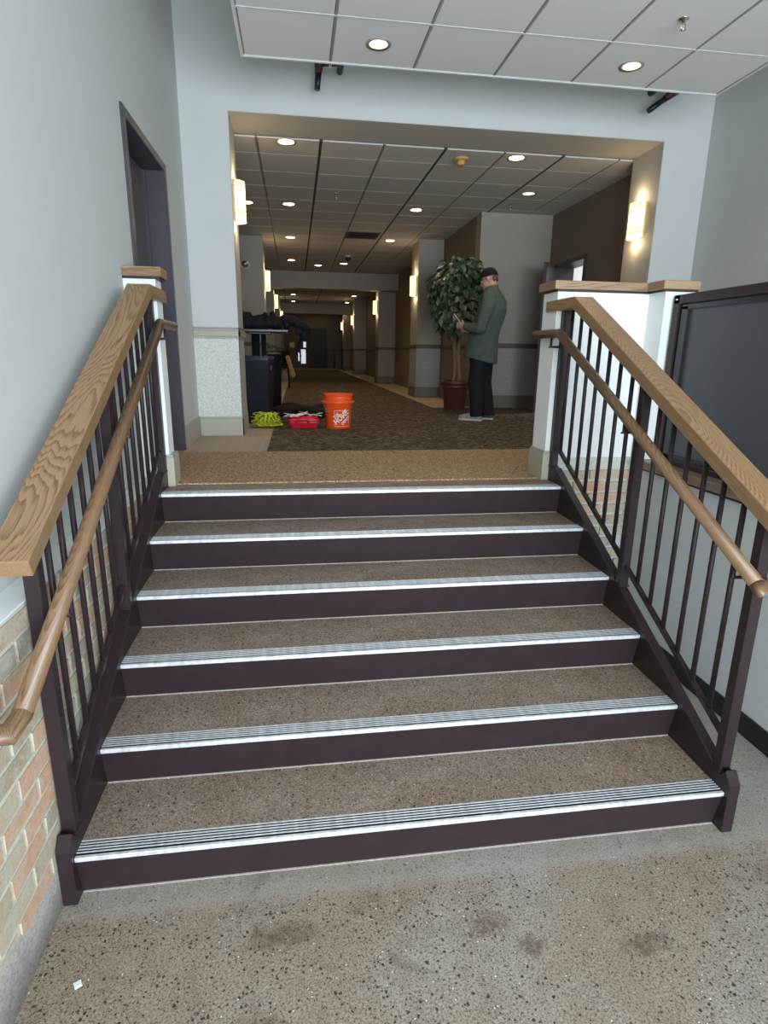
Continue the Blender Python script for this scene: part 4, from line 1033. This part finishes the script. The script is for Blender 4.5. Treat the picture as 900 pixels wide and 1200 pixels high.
# cap, glasses, hair, eyes
capm = plain('dark_cap', (26, 25, 32), .85, 0, .2)
b = MB(); vs = []; fs = []
for i in range(9):
    p = PI/2*i/8
    for j in range(22):
        a = 2*PI*j/22; vs.append(hp_(.012+.109*math.cos(p*.98)*math.cos(a), .087*math.cos(p*.98)*math.sin(a), .018-.028*math.cos(a)*math.cos(p)*0-(.022*math.cos(a) if i == 0 else 0)+.105*math.sin(p)**.9))
for i in range(8):
    for j in range(22): fs.append((i*22+j, i*22+(j+1) % 22, (i+1)*22+(j+1) % 22, (i+1)*22+j))
b.add(vs, fs, True).build('cap', capm, man, local=True)
vs = []; fs = []
for i in range(5):
    for j in range(9):
        a = (j/8-.5)*1.9; rr = .095+.07*i/4*math.cos(a*.75); vs.append(hp_(.012-rr*math.cos(a), rr*.80*math.sin(a), .036-.02*(i/4)-.012*abs(math.sin(a))))
for i in range(4):
    for j in range(8): fs.append((i*9+j, i*9+j+1, (i+1)*9+j+1, (i+1)*9+j))
o = MB().add(vs, fs, True).build('cap_brim', capm, man, local=True); md = o.modifiers.new('s', 'SOLIDIFY'); md.thickness = .005
hair = MB(); hairm = plain('grey_brown_hair', (78, 66, 58), .8, var=.2, scale=150)
vs = []; fs = []
for i in range(5):
    z_ = .0-.055*i/4
    for j in range(15):
        a = (j/14-.5)*2.0; k_ = 1-.16*i/4; vs.append(hp_(.012+.100*k_*math.cos(a), .079*k_*math.sin(a), z_))
for i in range(4):
    for j in range(14): fs.append((i*15+j, i*15+j+1, (i+1)*15+j+1, (i+1)*15+j))
o = hair.add(vs, fs, True).build('hair', hairm, man, local=True); md = o.modifiers.new('s', 'SOLIDIFY'); md.thickness = .006; md.offset = 0
g_ = MB()
for s_ in (-1, 1):
    g_.tube([hp_(-.094, s_*.033+.022*math.cos(a), .0+.016*math.sin(a)) for a in [2*PI*k/12 for k in range(13)]], .0022, 6, cap=False)
    g_.tube([hp_(-.092, s_*.055, .004), hp_(-.06, s_*.074, .006), hp_(.012, s_*.086, .004)], .0024, 6)
g_.tube([hp_(-.096, -.011, .004), hp_(-.096, .011, .004)], .002, 6)
g_.build('glasses', M['black'], man, local=True)
for s_ in (-1, 1):
    q = hp_(-.080, s_*.032, .0); MB().ball(q, .0095).build('eye', plain('eye', (220, 216, 210), .3), man, local=True)
ph = thing('phone', 'pale smartphone held up in the hand of the man', 'phone', (MX, MY, L+.008), None, math.radians(-33))
pm = Matrix.Translation((-.255, -.108, 1.185)) @ Euler((0, math.radians(-38), 0)).to_matrix().to_4x4()
MB().box((-.005, -.036, -.075), (.004, .036, .075), pm).build('case', plain('phone_pale', (200, 205, 210), .3), ph, .003, local=True)
MB().box((.004, -.033, -.07), (.0052, .033, .07), pm).build('screen', M['black'], ph, local=True)

# outer lobby shell behind the camera: wall with a big window opening
wf2 = MB(); wf2.box((XL-.3, -6.2, 0), (.1, -6, 4.9)); wf2.box((4.7, -6.2, 0), (4.9, -6, 4.9)); wf2.box((.1, -6.2, 4.4), (4.7, -6, 4.9)); wf2.box((.1, -6.2, 0), (4.7, -6, .35))
struct(wf2.build('wall_front', M['wall']))
